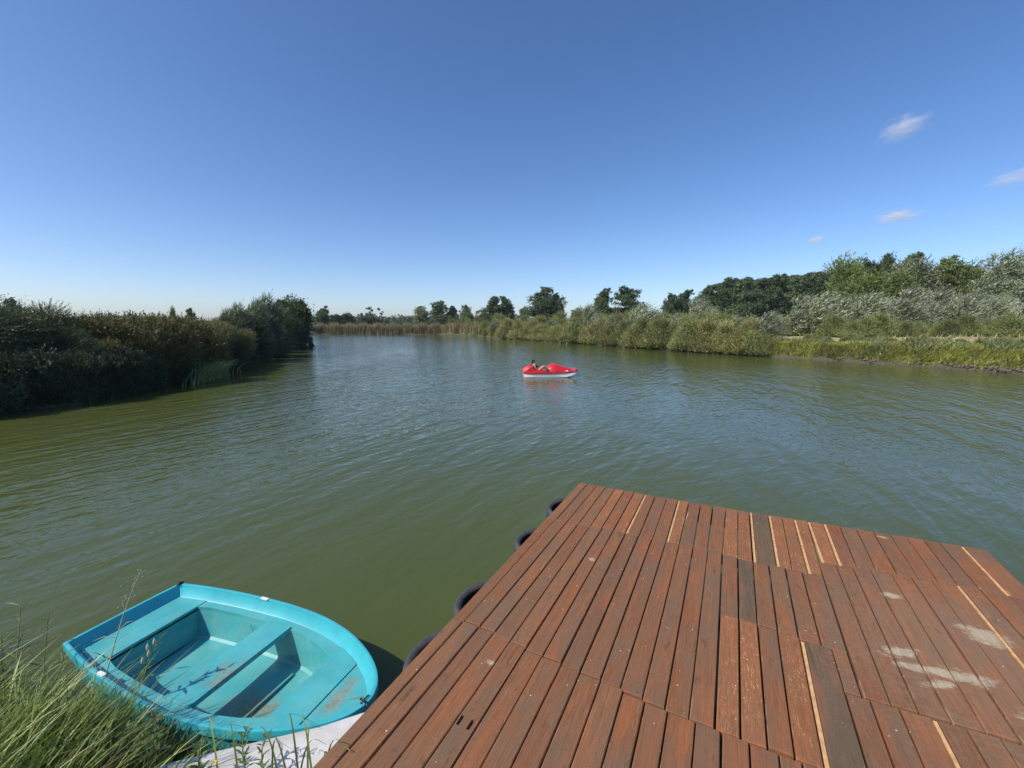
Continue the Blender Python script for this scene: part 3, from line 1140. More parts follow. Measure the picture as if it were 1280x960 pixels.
# ================================================================== WHITE PANEL
def white_mat():
    m, t, p, o = new_mat('weathered_white_paint')
    g = t.add('ShaderNodeTexCoord')
    v = g.outputs['Object']
    n = t.noise(v, 5, 6, .65)
    c = t.ramp(n, [(.3, (.52, .50, .45)), (.6, (.72, .70, .66))])
    sp = t.noise(v, 38, 5, .8)
    c = t.mix(t.ramp(sp, [(.60, 0.0), (.68, .8)]), c, (.40, .33, .26))
    sc = t.noise(t.mapping(v, rot=(0, 0, .6), scale=(6, 60, 5)), 1, 4, .7)
    c = t.mix(t.ramp(sc, [(.62, 0.0), (.7, .5)]), c, (.38, .33, .28))
    t.set(p.inputs['Base Color'], c)
    p.inputs['Roughness'].default_value = .7
    t.set(p.inputs['Normal'], t.bump(sp, .35, .004))
    return m


M_whitep = white_mat()
edge = [(-2.15, 1.86), (-1.98, 1.935), (-1.79, 2.01), (-1.58, 2.075), (-1.37, 2.135), (-1.10, 2.215), (-.90, 2.30), (-.6, 2.42), (-.3, 2.54)]
V, Fs = [], []
prof = [(.02, .22), (0, .30), (-.004, .44), (.004, .468), (.02, .482), (.10, .50), (.25, .525), (.45, .545), (.7, .555), (.95, .55)]
for (x, y) in edge:
    for (d, z) in prof:
        V.append((x - d * -.33, y - d * .944, z))
m_ = len(prof)
for i in range(len(edge) - 1):
    for j in range(m_ - 1):
        Fs.append((i * m_ + j, i * m_ + j + 1, (i + 1) * m_ + j + 1, (i + 1) * m_ + j))
wp = pyobj('white_panel', V, Fs, M_whitep, None, True)
sd = wp.modifiers.new('solid', 'SOLIDIFY')
sd.thickness = .02
sd.offset = -1
tag(wp, 'white weathered curved panel lying half under the deck beside the turquoise boat, grass over it', 'panel')

# ================================================================== PEDAL BOAT
def gloss(name, col, rough=.3):
    m = simple(name, col, rough, vary=.06, nscale=3)
    m.node_tree.nodes['Principled BSDF'].inputs['Coat Weight'].default_value = .3
    return m


M_red = gloss('red_plastic', (.62, .022, .022))
M_whull = gloss('white_hull', (.75, .75, .74))
M_blackp = simple('black_plastic', (.02, .02, .022), .5)
pb = empty('pedal_boat', (.62, 23.35, 0), R(2))
tag(pb, 'red and white pedal boat adrift in mid pond with one person lounging in it', 'pedal boat')
PL, PW = 2.78, 1.45


def section_loft(name, secs, mat, parent, closed=True, sm=True):
    V, Fs = [], []
    m = len(secs[0][1])
    for x, pts in secs:
        for (y, z) in pts:
            V.append((x, y, z))
    for i in range(len(secs) - 1):
        for j in range(m if closed else m - 1):
            j2 = (j + 1) % m
            Fs.append((i * m + j, i * m + j2, (i + 1) * m + j2, (i + 1) * m + j))
    Fs.append(tuple(range(m)))
    Fs.append(tuple((len(secs) - 1) * m + k for k in range(m)))
    o = pyobj(name, V, Fs, mat, parent, sm)
    o.data.set_sharp_from_angle(angle=R(38))
    return o


def pedal_boat():
    # two white floats with raked bows
    for sg in (-1, 1):
        secs = []
        for x, k, zb in ((0, .9, .02), (.06, 1, -.08), (.8, 1, -.12), (1.7, 1, -.12), (2.2, .92, -.06), (2.5, .75, .06), (2.74, .55, .19)):
            yc = sg * .48
            h = .21 * k
            secs.append((x, [(yc - h * .94, .23), (yc - h * 1.04, .03 if zb < 0 else zb + .03), (yc - h * .6, zb), (yc + h * .6, zb), (yc + h * 1.04, .03 if zb < 0 else zb + .03), (yc + h * .94, .23)]))
        section_loft('float', secs, M_whull, pb)
    # red deck moulding with the flared bow
    secs = []
    for x, wd, z in ((-.04, .66, .25), (.05, .70, .26), (.5, .725, .26), (1.4, .725, .265), (2.1, .70, .285), (2.5, .62, .32), (2.72, .50, .37), (2.84, .40, .40)):
        secs.append((x, [(-wd, z - .055), (-wd - .02, z - .01), (-wd + .03, z + .02), (-wd + .10, z - .005), (wd - .10, z - .005), (wd - .03, z + .02), (wd + .02, z - .01), (wd, z - .055)]))
    section_loft('deck', secs, M_red, pb)
    # stern moulding: seat base with two scooped seats and raked backrests
    for sg in (-1, 1):
        yc = sg * .36
        secs = []
        for x, z0, z1, wd in ((-.02, .26, .34, .26), (.12, .26, .43, .285), (.26, .26, .52, .29), (.38, .26, .56, .285), (.46, .26, .53, .285), (.55, .26, .40, .29), (.64, .26, .36, .30), (.85, .26, .39, .30), (.98, .26, .37, .29), (1.04, .26, .29, .28)):
            secs.append((x, [(yc - wd, z0), (yc - wd, z1 - .03), (yc - wd + .04, z1 + .02), (yc - .1, z1 - .02), (yc + .1, z1 - .02), (yc + wd - .04, z1 + .02), (yc + wd, z1 - .03), (yc + wd, z0)]))
        section_loft('seat', secs, M_red, pb)
    # long rounded bow hump
    secs = []
    for x, h, wd in ((1.22, .06, .34), (1.28, .27, .42), (1.38, .38, .46), (1.55, .43, .48), (1.72, .42, .48), (1.95, .35, .46), (2.2, .25, .42), (2.45, .16, .34), (2.62, .06, .2)):
        pts = []
        for q in range(9):
            a = math.pi * q / 8
            pts.append((-math.cos(a) * wd, .262 + (.03 if x > 2.3 else 0) + math.sin(a) ** .7 * h))
        secs.append((x, pts))
    section_loft('bow_hump', secs, M_red, pb)
    # dark vents on the hump, footwells, pedals, steering lever
    MB().box((1.86, -.30, .50), (.13, .05, .05), 0, R(35), R(24)).build('vent', M_blackp, pb)
    MB().box((1.72, -.52, .30), (.20, .16, .02), 0, 0, R(-6)).build('footwell', M_blackp, pb)
    MB().box((1.12, -.44, .275), (.14, .3, .01)).build('footwell', M_blackp, pb)
    MB().tube([(1.14, -.56, .34), (1.14, -.30, .34)], .012, 6).tube([(1.14, -.5, .34), (1.19, -.5, .40)], .012, 6).box((1.19, -.5, .41), (.09, .09, .02)).tube([(1.14, -.36, .34), (1.09, -.36, .28)], .012, 6).box((1.09, -.36, .28), (.09, .09, .02)).build('pedals', M_blackp, pb)
    MB().tube([(.72, 0, .26), (.74, 0, .52)], .014, 6).tube([(.74, -.03, .53), (.74, .03, .53)], .02, 8).build('steering_lever', M_blackp, pb, True)
    MB().box((2.835, 0, .33), (.03, .78, .10), 0, 0, R(-25)).build('bow_fender', M_blackp, pb)
    MB().box((2.28, -.46, .335), (.12, .1, .06)).build('mooring_block', M_white_gel, pb)


pedal_boat()

# ---- the person, lounging: head to the left, knees drawn up towards the right
def skin_mat():
    m, t, p, o = new_mat('skin')
    tc = t.add('ShaderNodeTexCoord')
    t.set(p.inputs['Base Color'], t.ramp(t.noise(tc.outputs['Object'], 6, 3), [(.3, (.42, .21, .14)), (.7, (.52, .28, .19))]))
    p.inputs['Roughness'].default_value = .5
    p.inputs['Subsurface Weight'].default_value = .05
    return m


def skinned(name, nodes, edges, mat, parent, sub=2):
    me = bpy.data.meshes.new(name)
    me.from_pydata([n[0] for n in nodes], edges, [])
    o = link(name, me, mat, parent)
    md = o.modifiers.new('skin', 'SKIN')
    md.use_smooth_shade = True
    ly = me.skin_vertices[0] if me.skin_vertices else None
    if ly is None:
        bm = bmesh.new()
        bm.from_mesh(me)
        bm.verts.layers.skin.verify()
        bm.to_mesh(me)
        bm.free()
        ly = me.skin_vertices[0]
    for i, n in enumerate(nodes):
        r_ = n[1]
        ly.data[i].radius = (r_, r_) if not isinstance(r_, tuple) else r_
        ly.data[i].use_root = (i == 0)
    sb = o.modifiers.new('sub', 'SUBSURF')
    sb.levels = sub
    sb.render_levels = sub
    return o


M_skin = skin_mat()
M_swim = simple('dark_red_swimsuit', (.16, .012, .022), .7, vary=.2)
M_hair = simple('dark_brown_hair', (.028, .014, .010), .6, vary=.3, nscale=30)
person = empty('person', (.62 + .50, 23.35 - .36, .0), R(2))
person.scale = (.88, .88, .80)
tag(person, 'person in dark red swimsuit with brown hair reclining in the red pedal boat', 'person')
# x to the bow, y away from the viewer, z up, origin above the seat
N = [((.30, 0, .50), (.115, .15)),        # 0 pelvis
     ((.20, 0, .60), (.10, .125)),         # 1 waist
     ((.10, 0, .745), (.12, .165)),        # 2 chest
     ((.07, 0, .85), (.08, .13)),          # 3 upper chest
     ((.05, 0, .905), .052),              # 4 neck
     ((.05, 0, .955), (.07, .068)),        # 5 jaw
     ((.04, 0, 1.025), (.090, .082)),       # 6 skull
     ((.035, 0, 1.075), (.068, .062)),       # 7 crown
     ((.34, -.10, .49), .088),             # 8 hip near
     ((.60, -.13, .70), .070),             # 9 knee mid-thigh
     ((.70, -.14, .755), .056),            # 10 knee
     ((.88, -.14, .57), .052),             # 11 calf
     ((1.02, -.14, .42), .034),            # 12 ankle
     ((1.15, -.15, .385), .030),           # 13 toes
     ((.34, .10, .49), .088),              # 14 hip far
     ((.56, .14, .66), .070),
     ((.66, .15, .71), .056),              # 16 knee far
     ((.84, .15, .55), .052),
     ((.98, .15, .42), .034),
     ((1.11, .16, .385), .030),            # 19
     ((.06, -.175, .83), .052),            # 20 shoulder near
     ((.10, -.225, .70), .042),            # 21
     ((.16, -.25, .58), .036),             # 22 elbow
     ((.28, -.24, .50), .032),             # 23 forearm
     ((.39, -.22, .455), .024),            # 24 wrist
     ((.45, -.215, .445), (.018, .034)),   # 25 palm
     ((.06, .175, .83), .052),             # 26 shoulder far
     ((.06, .25, .70), .042),
     ((.08, .30, .58), .036),              # 28
     ((.20, .30, .50), .030),
     ((.30, .28, .46), .024),              # 30 wrist
     ((.36, .27, .45), (.018, .034)),      # 31 palm
     ((.125, 0, 1.0), .018)]             # 32 nose
Ed = [(0, 1), (1, 2), (2, 3), (3, 4), (4, 5), (5, 6), (6, 7), (0, 8), (8, 9), (9, 10), (10, 11), (11, 12), (12, 13), (0, 14), (14, 15), (15, 16), (16, 17), (17, 18), (18, 19),
      (3, 20), (20, 21), (21, 22), (22, 23), (23, 24), (24, 25), (3, 26), (26, 27), (27, 28), (28, 29), (29, 30), (30, 31), (6, 32)]
for side, pi_ in ((-1, 25), (1, 31)):
    px_, py_, pz_ = N[pi_][0]
    for j, (dy, ln) in enumerate(((-.026, .062), (-.009, .074), (.009, .070), (.025, .055))):
        N.append(((px_ + ln * .55, py_ + dy, pz_ - .004), .0085))
        N.append(((px_ + ln, py_ + dy * 1.2, pz_ - .022), .0075))
        Ed += [(pi_, len(N) - 2), (len(N) - 2, len(N) - 1)]
    N.append(((px_ + .005, py_ - side * .045, pz_ - .008), .010))
    N.append(((px_ + .035, py_ - side * .06, pz_ - .02), .0085))
    Ed += [(pi_, len(N) - 2), (len(N) - 2, len(N) - 1)]
skinned('body', N, Ed, M_skin, person, 2)
skinned('swimsuit', [((.335, 0, .495), (.13, .165)), ((.26, 0, .54), (.128, .15)), ((.195, 0, .61), (.112, .138)), ((.10, 0, .745), (.133, .175)), ((.075, 0, .82), (.105, .13))],
        [(0, 1), (1, 2), (2, 3), (3, 4)], M_swim, person)
skinned('hair', [((.015, 0, 1.055), (.088, .086)), ((.02, 0, 1.095), (.064, .066)), ((-.03, 0, .995), (.06, .07)), ((-.035, 0, .92), (.035, .05))], [(0, 1), (0, 2), (2, 3)], M_hair, person)
for sg in (-1, 1):
    MB().box((.118, sg * .028, 1.02), (.01, .022, .010)).build('eye', M_hair, person)
MB().box((.112, 0, .962), (.008, .042, .008)).build('mouth', M_swim, person)
for sg in (-1, 1):
    MB().tube([(.035, sg * .078, .995), (.03, sg * .09, 1.015), (.035, sg * .082, 1.035)], .010, 6).build('ear', M_skin, person, True)
#PART3

# ================================================================== VEGETATION
WIND = (.75, -.12, -.05)


def plant(name, x, y, crown_me, mat, label, cat, group=None, scale=1.0, rz=0.0, trunk=None, zoff=0.0, crown='crown'):
    root = empty(name, (x, y, gz(x, y) + zoff), rz)
    tag(root, label, cat, group)
    root.scale = (scale, scale, scale) if not isinstance(scale, tuple) else scale
    c = link(crown, crown_me, None, root)
    if not crown_me.materials:
        crown_me.materials.append(mat)
    if trunk:
        link('trunk', trunk, None, root)
    return root


def mk(name, V):
    return leaves_mesh(name, V)


def trunk_me(rng, h, r0, mat, **kw):
    o = trunk_mesh('trunk', rng, h, r0, mat=mat, **kw)
    me = o.data
    bpy.data.objects.remove(o)
    return me


def rg(k):
    return np.random.default_rng(k)


# ---- pines: unit tree 10 m tall
def pine_blobs(seed, width=4.2, low=.25, n=16, flat=.62):
    g = rg(seed)
    B = []
    for i in range(n):
        t = low + (1 - low) * (i + .5) / n
        a = g.uniform(0, 6.28)
        prof = math.sin(min(1, (1 - t) * 1.35 + .22) * math.pi * .5) ** .8
        rad = width * .5 * prof
        off = rad * g.uniform(.25, .75)
        rr = rad * g.uniform(.42, .7) + .35
        B.append((math.cos(a) * off, math.sin(a) * off, 10 * t - .6, rr, rr, rr * flat))
    B.append((0, 0, 9.0, width * .16, width * .16, .8))
    return B


pines = []
for k in range(4):
    V = clump_leaves(rg(100 + k), pine_blobs(40 + k, (7.4, 8.2, 6.2, 7.8)[k], (.16, .12, .2, .1)[k], (17, 21, 16, 22)[k]), 620, 34, .42, .16, .40, (.45, 1.02))
    pines.append(mk('pine_crown', V))
pine_tr = [trunk_me(rg(140 + k), 9.6, .2, M_pinebark, limbs=9, start=.2, spread=2.2) for k in range(2)]

# ---- broad crowns: unit tree 10 m tall
def broad_blobs(seed, width=6, low=.1, n=14):
    g = rg(seed)
    B = []
    for i in range(n):
        a = g.uniform(0, 6.28)
        t = g.uniform(low, .86)
        rad = width * .5 * math.sqrt(max(.05, 1 - ((t - .45) / .55) ** 2))
        off = rad * g.uniform(.3, .72)
        rr = width * g.uniform(.15, .24)
        B.append((math.cos(a) * off, math.sin(a) * off, 10 * t, rr, rr, rr * .85))
    B.append((0, 0, 5.5, width * .3, width * .3, 3.4))
    return B


broads = [mk('broad_crown', clump_leaves(rg(200 + k), broad_blobs(60 + k, (8.5, 7, 9.5)[k], .04, (14, 16, 18)[k]), 620, 34, .34, .17, .5, (.6, 1.03))) for k in range(3)]
broad_tr = trunk_me(rg(240), 8, .28, M_bark, limbs=8, start=.2, spread=2.6)
birches = [mk('birch_crown', dome_shoots(rg(300 + k), [(0, 0, 10 * t, w_ * .45, w_ * .45, 1.1) for t, w_ in ((.2, 2.8), (.32, 3.6), (.45, 4.0), (.58, 3.6), (.7, 2.9), (.82, 1.9), (.92, .9))] +
           [(math.cos(a) * 1.3, math.sin(a) * 1.3, z, .8, .8, .8) for a, z in ((k, 3), (k + 2, 4.5), (k + 4, 6), (k + 5, 7.3), (k + 1, 8.3), (k + 3, 5.2), (k + 2.5, 2.2))], 1500, 1.3, 9, .30, .15, (.25, 0, 0), .4, .45, .6, (.35, 1.05))) for k in range(3)]
birch_tr = trunk_me(rg(340), 9.4, .15, M_birchbark, limbs=10, start=.3, spread=1.4)

# ---- silver willows, feathery and blown to the right: unit shrub 5 m tall
def sil_blobs(seed, w_=5, h=5, n=10):
    g = rg(seed)
    B = [(0, 0, h * .35, w_ * .4, w_ * .4, h * .35)]
    for i in range(n):
        a = g.uniform(0, 6.28)
        t = g.uniform(.15, .82)
        off = w_ * .33 * g.uniform(.2, 1) * (1.1 - t * .6)
        B.append((math.cos(a) * off, math.sin(a) * off, h * t, w_ * .14, w_ * .14, h * .15))
    return B


silvers = [mk('silver_crown', dome_shoots(rg(400 + k), sil_blobs(80 + k, (5.4, 4.6, 6)[k]), 1500, 1.25, 9, .32, .10, WIND, .8, .45, .28, (.3, 1.0))) for k in range(3)]
sil_tr = trunk_me(rg(440), 4, .12, M_bark, limbs=4, start=.3, spread=1.2, multi=3)
olives = [mk('shrub_crown', dome_shoots(rg(450 + k), sil_blobs(90 + k, (4.6, 5.4, 4.2, 5)[k], 4, 9) + [(math.cos(a) * 1.7, math.sin(a) * 1.7, .45, .9, .9, .5) for a in (0, .9, 1.8, 2.7, 3.6, 4.5, 5.4)], 1900, 1.05, 8, .24, .10, (.3, 0, 0), .4, .8, .6, (.3, 1.0))) for k in range(4)]
oli_tr = trunk_me(rg(470), 3, .07, M_bark, limbs=3, start=.3, spread=.8, multi=4)

rr = rg(900)

ORD = ['first', 'second', 'third', 'fourth', 'fifth', 'sixth', 'seventh', 'eighth', 'ninth', 'tenth', 'eleventh', 'twelfth', 'thirteenth', 'fourteenth', 'fifteenth', 'sixteenth',
       'seventeenth', 'eighteenth', 'nineteenth']
TENS = ['', '', 'twent', 'thirt', 'fort', 'fift', 'sixt']


def nth(i):
    """ordinal word for the i-th thing, counted from zero"""
    n_ = i + 1
    if n_ < 20:
        return ORD[i]
    t_, u_ = divmod(n_, 10)
    return TENS[t_] + 'ieth' if u_ == 0 else TENS[t_] + 'y-' + ORD[u_ - 1]


# ---------- far shore and middle distance: pines that stand out one by one
PINE_SPEC = [
    # px, y-distance, top row, crown index, x-scale, label
    (549, 137, 376, 3, 1.0, 'dark rounded pine, leftmost of the pines rising behind the far reeds'),
    (566, 138, 382, 0, .8, 'lower dark pine close to the right of the leftmost far pine'),
    (583, 130, 381, 1, .85, 'small dark pine standing alone between the reeds and the twin crowned pine'),
    (617, 114, 370, 2, .92, 'dark pine with pointed left crown, left of a twin behind the right bank shrubs'),
    (629, 114, 370, 0, .86, 'dark pine, right hand tree of the close pair left of the tallest lone pine'),
    (683, 100, 358, 1, 1.05, 'tallest lone pine behind the shrubs above the pedal boat'),
    (696, 102, 366, 2, .6, 'thin dark pine close to the right flank of the tallest lone pine'),
    (757, 92, 360, 0, .82, 'dark pine left of a broader twin, behind silver willows right of the pedal boat'),
    (783, 92, 358, 3, 1.05, 'broad dark pine right of its twin, behind the silver willows'),
    (836, 84, 366, 2, .72, 'narrow dark pine left of a pale gap before the pine wood'),
    (858, 86, 362, 0, .9, 'open crowned pine just left of the pine wood'),
]
for px_, d, row_, k, xs, lab in PINE_SPEC:
    x = at_depth(px_, d)
    h = (height_for(row_, d) - gz(x, d)) / 9.9
    plant('pine_tree', x, d, pines[k], M_pine, lab, 'pine tree', 'pines standing apart behind the shrubs', (h * xs * 1.0, h * xs, h), rr.uniform(0, 6.3), pine_tr[k % 2])
# the pine wood: rows of close pines
for i in range(26):
    px_ = 888 + i * 6.6 + rr.uniform(-3, 3)
    d = 84 + (i % 3) * 5 + rr.uniform(-1.5, 1.5)
    x = at_depth(px_, d)
    row_ = 352 - (px_ - 888) * .085 + rr.uniform(-3, 4)
    h = (height_for(row_, d) - gz(x, d)) / 9.9
    plant('pine_tree', x, d, pines[i % 4], M_pine, 'dark pine of the close pine wood, ' + nth(i) + ' from its left end', 'pine tree', 'pines of the wood', (h * .85, h * .85, h), rr.uniform(0, 6.3), pine_tr[i % 2])

BROAD_SPEC = [
    (403, 150, 386, 0, .95, M_oak, 'rounded dark willow on the far shore, leftmost behind the reeds'),
    (422, 156, 393, 1, .8, M_oak, 'low rounded tree on the far shore in a close row of three'),
    (435, 158, 390, 2, .85, M_oak, 'broad low tree at the left end of the far reed belt'),
    (460, 190, 396, 1, 1.7, M_oak, 'small far tree above the reeds left of the open horizon'),
    (471, 195, 397, 0, 1.6, M_oak, 'smallest round tree above the reeds beside the open horizon'),
    (526, 139, 383, 0, .9, M_gray, 'greyish rounded tree at the left foot of the leftmost far pine'),
    (655, 104, 384, 1, .55, M_gray, 'thin greyish tree between the pine pair and the tallest lone pine'),
    (722, 98, 383, 2, .7, M_gray, 'low grey green tree right of the tallest lone pine'),
]
for px_, d, row_, k, xs, m_, lab in BROAD_SPEC:
    x = at_depth(px_, d)
    h = (height_for(row_, d) - gz(x, d)) / 9.7
    me = broads[k]
    if me.materials and me.materials[0] != m_:
        me = me.copy()
        me.materials.clear()
    plant('broadleaf_tree', x, d, me, m_, lab, 'tree', None, (h * xs * 1.25, h * xs * 1.25, h), rr.uniform(0, 6.3), broad_tr)

# far wood on the open horizon
V = []
g = rg(77)
B = []
for i in range(150):
    d = g.uniform(330, 560)
    px_ = g.uniform(380, 660)
    x = at_depth(px_, d)
    hh = d * g.uniform(.012, .022)
    B.append((x, d, .8 + hh * .5, hh * 1.2, hh * 1.2, hh * .7))
    if i % 9 == 0:
        B.append((x, d, .8 + hh * 1.5, hh * .35, hh * .35, hh * .9))
V = clump_leaves(g, B, 2600, 12, 2.6, 1.7, 2.2, (.4, 1.0))
tag(link('far_wood', mk('far_wood', V), M_oak), 'low distant wood along the horizon behind the reeds', None, None, 'stuff')

# ---------- tall trees on the right
TALL = [
    (1048, 66, 322, 'b', 1, .78, M_birch, 'yellowish green tree with pointed top at the right end of the pine wood'),
    (1061, 68, 330, 'b', 0, .8, M_birch, 'birch close behind the pointed yellowish tree'),
    (1075, 70, 324, 'w', 1, .62, M_oak, 'dark narrow tree between the yellowish tree and the slim dark one'),
    (1097, 72, 318, 'w', 0, .42, M_oak, 'slim dark tree standing above its neighbours right of the pine wood'),
    (1117, 70, 322, 'w', 2, .8, M_gray, 'broad grey green tree in the middle of the right tree line'),
    (1135, 74, 317, 'p', 0, .7, M_pine, 'dark pine top poking out behind the middle of the right tree line'),
    (1146, 66, 326, 'b', 1, .95, M_gray, 'pale leaved birch right of the middle pine top'),
    (1168, 68, 334, 'b', 2, 1.1, M_birch, 'low green birch in the dip of the right tree line'),
    (1192, 66, 320, 'w', 0, .62, M_birch, 'tall mid green tree with visible pale trunk in the right tree line'),
    (1207, 68, 330, 'b', 1, 1.0, M_birch, 'green birch left of the tall silver willow'),
    (1225, 70, 336, 'w', 1, .7, M_oak, 'dark tree in the gap left of the tall silver willow'),
    (1278, 60, 318, 'w', 2, .75, M_birch, 'green tree cut by the right edge of the view'),
    (1265, 66, 330, 'b', 0, 1.0, M_birch, 'birch between the tall silver willow and the right edge'),
    (1120, 64, 340, 'b', 2, 1.2, M_birch, 'birch in front of the broad grey green tree'),
    (1090, 64, 342, 'b', 0, 1.1, M_birch, 'low birch in front of the slim dark tree'),
    (1060, 62, 350, 'w', 1, .7, M_birch, 'low green tree at the foot of the pointed yellowish tree'),
    (1320, 62, 315, 'w', 0, .8, M_oak, 'dark tree just outside the right edge of the view'),
    (1350, 58, 322, 'b', 1, 1.0, M_birch, 'birch outside the right edge of the view'),
]
cache = {}
for px_, d, row_, kind, k, xs, m_, lab in TALL:
    x = at_depth(px_, d)
    src = {'b': birches, 'w': broads, 'p': pines}[kind][k]
    key = (kind, k, m_.name)
    if key not in cache:
        if src.materials and src.materials[0] != m_:
            me = src.copy()
            me.materials.clear()
        else:
            me = src
        cache[key] = me
    h = (height_for(row_, d) - gz(x, d)) / 9.8
    plant({'b': 'birch_tree', 'w': 'broadleaf_tree', 'p': 'pine_tree'}[kind], x, d, cache[key], m_, lab, {'b': 'birch tree', 'w': 'tree', 'p': 'pine tree'}[kind], 'tall trees on the right bank',
          (h * xs, h * xs, h), rr.uniform(0, 6.3), {'b': birch_tr, 'w': broad_tr, 'p': pine_tr[0]}[kind])
# the tall silver willow near the right edge: tiers of pale foliage
g = rg(512)
Bw = []
for i in range(20):
    t = .12 + .84 * i / 20
    a = g.uniform(0, 6.28)
    rad = 2.6 * math.sin(min(1, (1 - t) * 1.2 + .18) * 1.57)
    Bw.append((math.cos(a) * rad * .55, math.sin(a) * rad * .55, 10 * t, rad * .55 + .3, rad * .55 + .3, .55))
me = mk('silver_tree_crown', dome_shoots(g, Bw, 2600, 1.2, 9, .32, .10, WIND, .7, .25, .35, (.4, 1.0)))
x = at_depth(1245, 56)
h = (height_for(311, 56) - gz(x, 56)) / 10.3
plant('silver_willow', x, 56, me, M_silver, 'tall silver willow with tiered pale foliage near the right edge', 'willow', None, (h, h, h), 0, trunk_me(rg(5), 9, .2, M_bark, limbs=8, start=.2, spread=1.8))

# ---------- silver willow hedge behind the sandy strip
for i in range(22):
    px_ = 1050 + i * 12.5 + rr.uniform(-4, 4)
    d = 50 + (i % 3) * 3.2 + rr.uniform(-1, 1) - (px_ - 1050) * .016
    x = at_depth(px_, d)
    row_ = 364 + rr.uniform(-5, 12) + (6 if px_ > 1240 else 0)
    h = (height_for(row_, d) - gz(x, d)) / 5.2
    plant('silver_willow', x, d, silvers[i % 3], M_silver, 'silver willow in the windblown pale hedge behind the sandy strip, ' + nth(i) + ' from its left end', 'willow', 'silver willows of the hedge behind the sandy strip',
          (h * .9, h * .9, h), 0 + rr.uniform(-.4, .4), sil_tr)
# lower green scrub at the foot of the hedge, and pale willows before the pine wood
for i in range(30):
    px_ = 945 + i * 12 + rr.uniform(-5, 5)
    d = 46.5 - (px_ - 950) * .02 + rr.uniform(-1.5, 1.5) + (8 if px_ < 1040 else 0)
    x = at_depth(px_, d)
    row_ = 397 + rr.uniform(-6, 6)
    h = (height_for(row_, d) - gz(x, d)) / 4.2
    me = olives[i % 4]
    key = ('ol', i % 4, 'g')
    if key not in cache:
        cache[key] = me.copy()
        cache[key].materials.clear()
    plant('scrub_bush', x, d, cache[key], M_olive2, 'low grey green scrub bush along the foot of the silver hedge, ' + nth(i) + ' from the left', 'bush', 'scrub bushes at the foot of the silver hedge', (h * .95, h * .95, h), rr.uniform(0, 6), oli_tr)
SIL = [(735, 62, 378, 1.0, .5, 'thin pale willow rising left of the twin pines'), (765, 60, 392, .9, .8, 'bright silver willow bush below the left twin pine'),
       (742, 58, 396, .8, .8, 'small bright silver bush at the waterside left of the twin pines'), (800, 56, 377, 1.0, .9, 'broad silver willow in front of the right twin pine'),
       (815, 54, 385, 1.0, .9, 'silver willow between the twin pines and the narrow pine'), (868, 50, 374, .95, .7, 'tall silver willow at the left end of the pine wood'),
       (880, 48, 384, .9, .8, 'silver willow close below the left end of the pine wood'), (845, 52, 390, .8, .9, 'low silver willow below the narrow dark pine'),
       (960, 44, 387, .8, 1.0, 'low silver willow before the middle of the pine wood'), (1000, 52, 370, 1.0, .9, 'silver willow before the right end of the pine wood'),
       (915, 52, 392, .8, 1.0, 'low silver willow before the left part of the pine wood'), (620, 99, 398, 1.0, .9, 'pale waterside bush below the pine pair'),
       (690, 74, 399, 1.0, 1.0, 'pale waterside bush below the tallest lone pine'), (1028, 50, 362, .9, .8, 'silver willow left of the pointed yellowish tree')]
for px_, d, row_, a, xs, lab in SIL:
    d = max(d, float(np.interp(px_, [560, 600, 640, 720, 800, 870, 950, 1030], [127, 109, 85, 66.5, 52.8, 45, 39.3, 34.8])) + 1.6)
    x = at_depth(px_, d)
    h = (height_for(row_, d) - gz(x, d)) / 5.2
    plant('silver_willow', x, d, silvers[int(px_) % 3], M_silver, lab, 'willow', 'single silver willows along the right bank', (h * xs, h * xs, h), rr.uniform(-.4, .4), sil_tr)

# ---------- shrub belt on the right shore, from the reeds to the open bank
SH = [(560, 127), (600, 109), (640, 85), (720, 66.5), (800, 52.8), (870, 45), (950, 39.3), (1030, 34.8), (1100, 31.3), (1190, 27.8), (1280, 25)]
def shore_y(px_):
    return float(np.interp(px_, [a for a, b in SH], [b for a, b in SH]))


RN = ['waterside', 'middle', 'rear']
for rowi, (off, top0, top1, n) in enumerate([(-.1, 403, 401, 58), (3.0, 399, 391, 50), (7.0, 395, 386, 40)]):
    for i in range(n):
        t = (i + .5) / n
        px_ = 562 + t ** .92 * (955 - 562) + rr.uniform(-4, 4)
        d = shore_y(px_) + off * (1 + (px_ < 700) * .5) + rr.uniform(-.6, .6)
        x = at_depth(px_, d)
        tp = top0 + (top1 - top0) * t + rr.uniform(-4, 8) + max(0, px_ - 905) * .34
        h = max(.35, (height_for(tp, d) - gz(x, d)) / 4.15)
        m_i = int(rr.integers(0, 4))
        pick = rr.uniform()
        key = ('belt', m_i, 'y' if pick < .55 else 'g')
        if key not in cache:
            cache[key] = olives[m_i].copy()
            cache[key].materials.clear()
        mm = M_olive if pick < .55 else M_olive2
        lab, grp = (('yellowish olive shrub in the ' + RN[rowi] + ' row of the right shore, ' + nth(i) + ' from the reeds', 'yellowish shrubs of the shore belt') if pick < .55 else ('grey green shrub in the ' + RN[rowi] + ' row of the right shore, ' + nth(i) + ' from the reeds', 'grey green shrubs of the shore belt'))
        plant('shore_shrub', x, d, cache[key], mm, lab, 'shrub', grp, (h * .95, h * .95, h * (1.1 if rowi == 0 else 1)), rr.uniform(0, 6), oli_tr, -gz(x, d) + .05 if rowi == 0 else -.2)
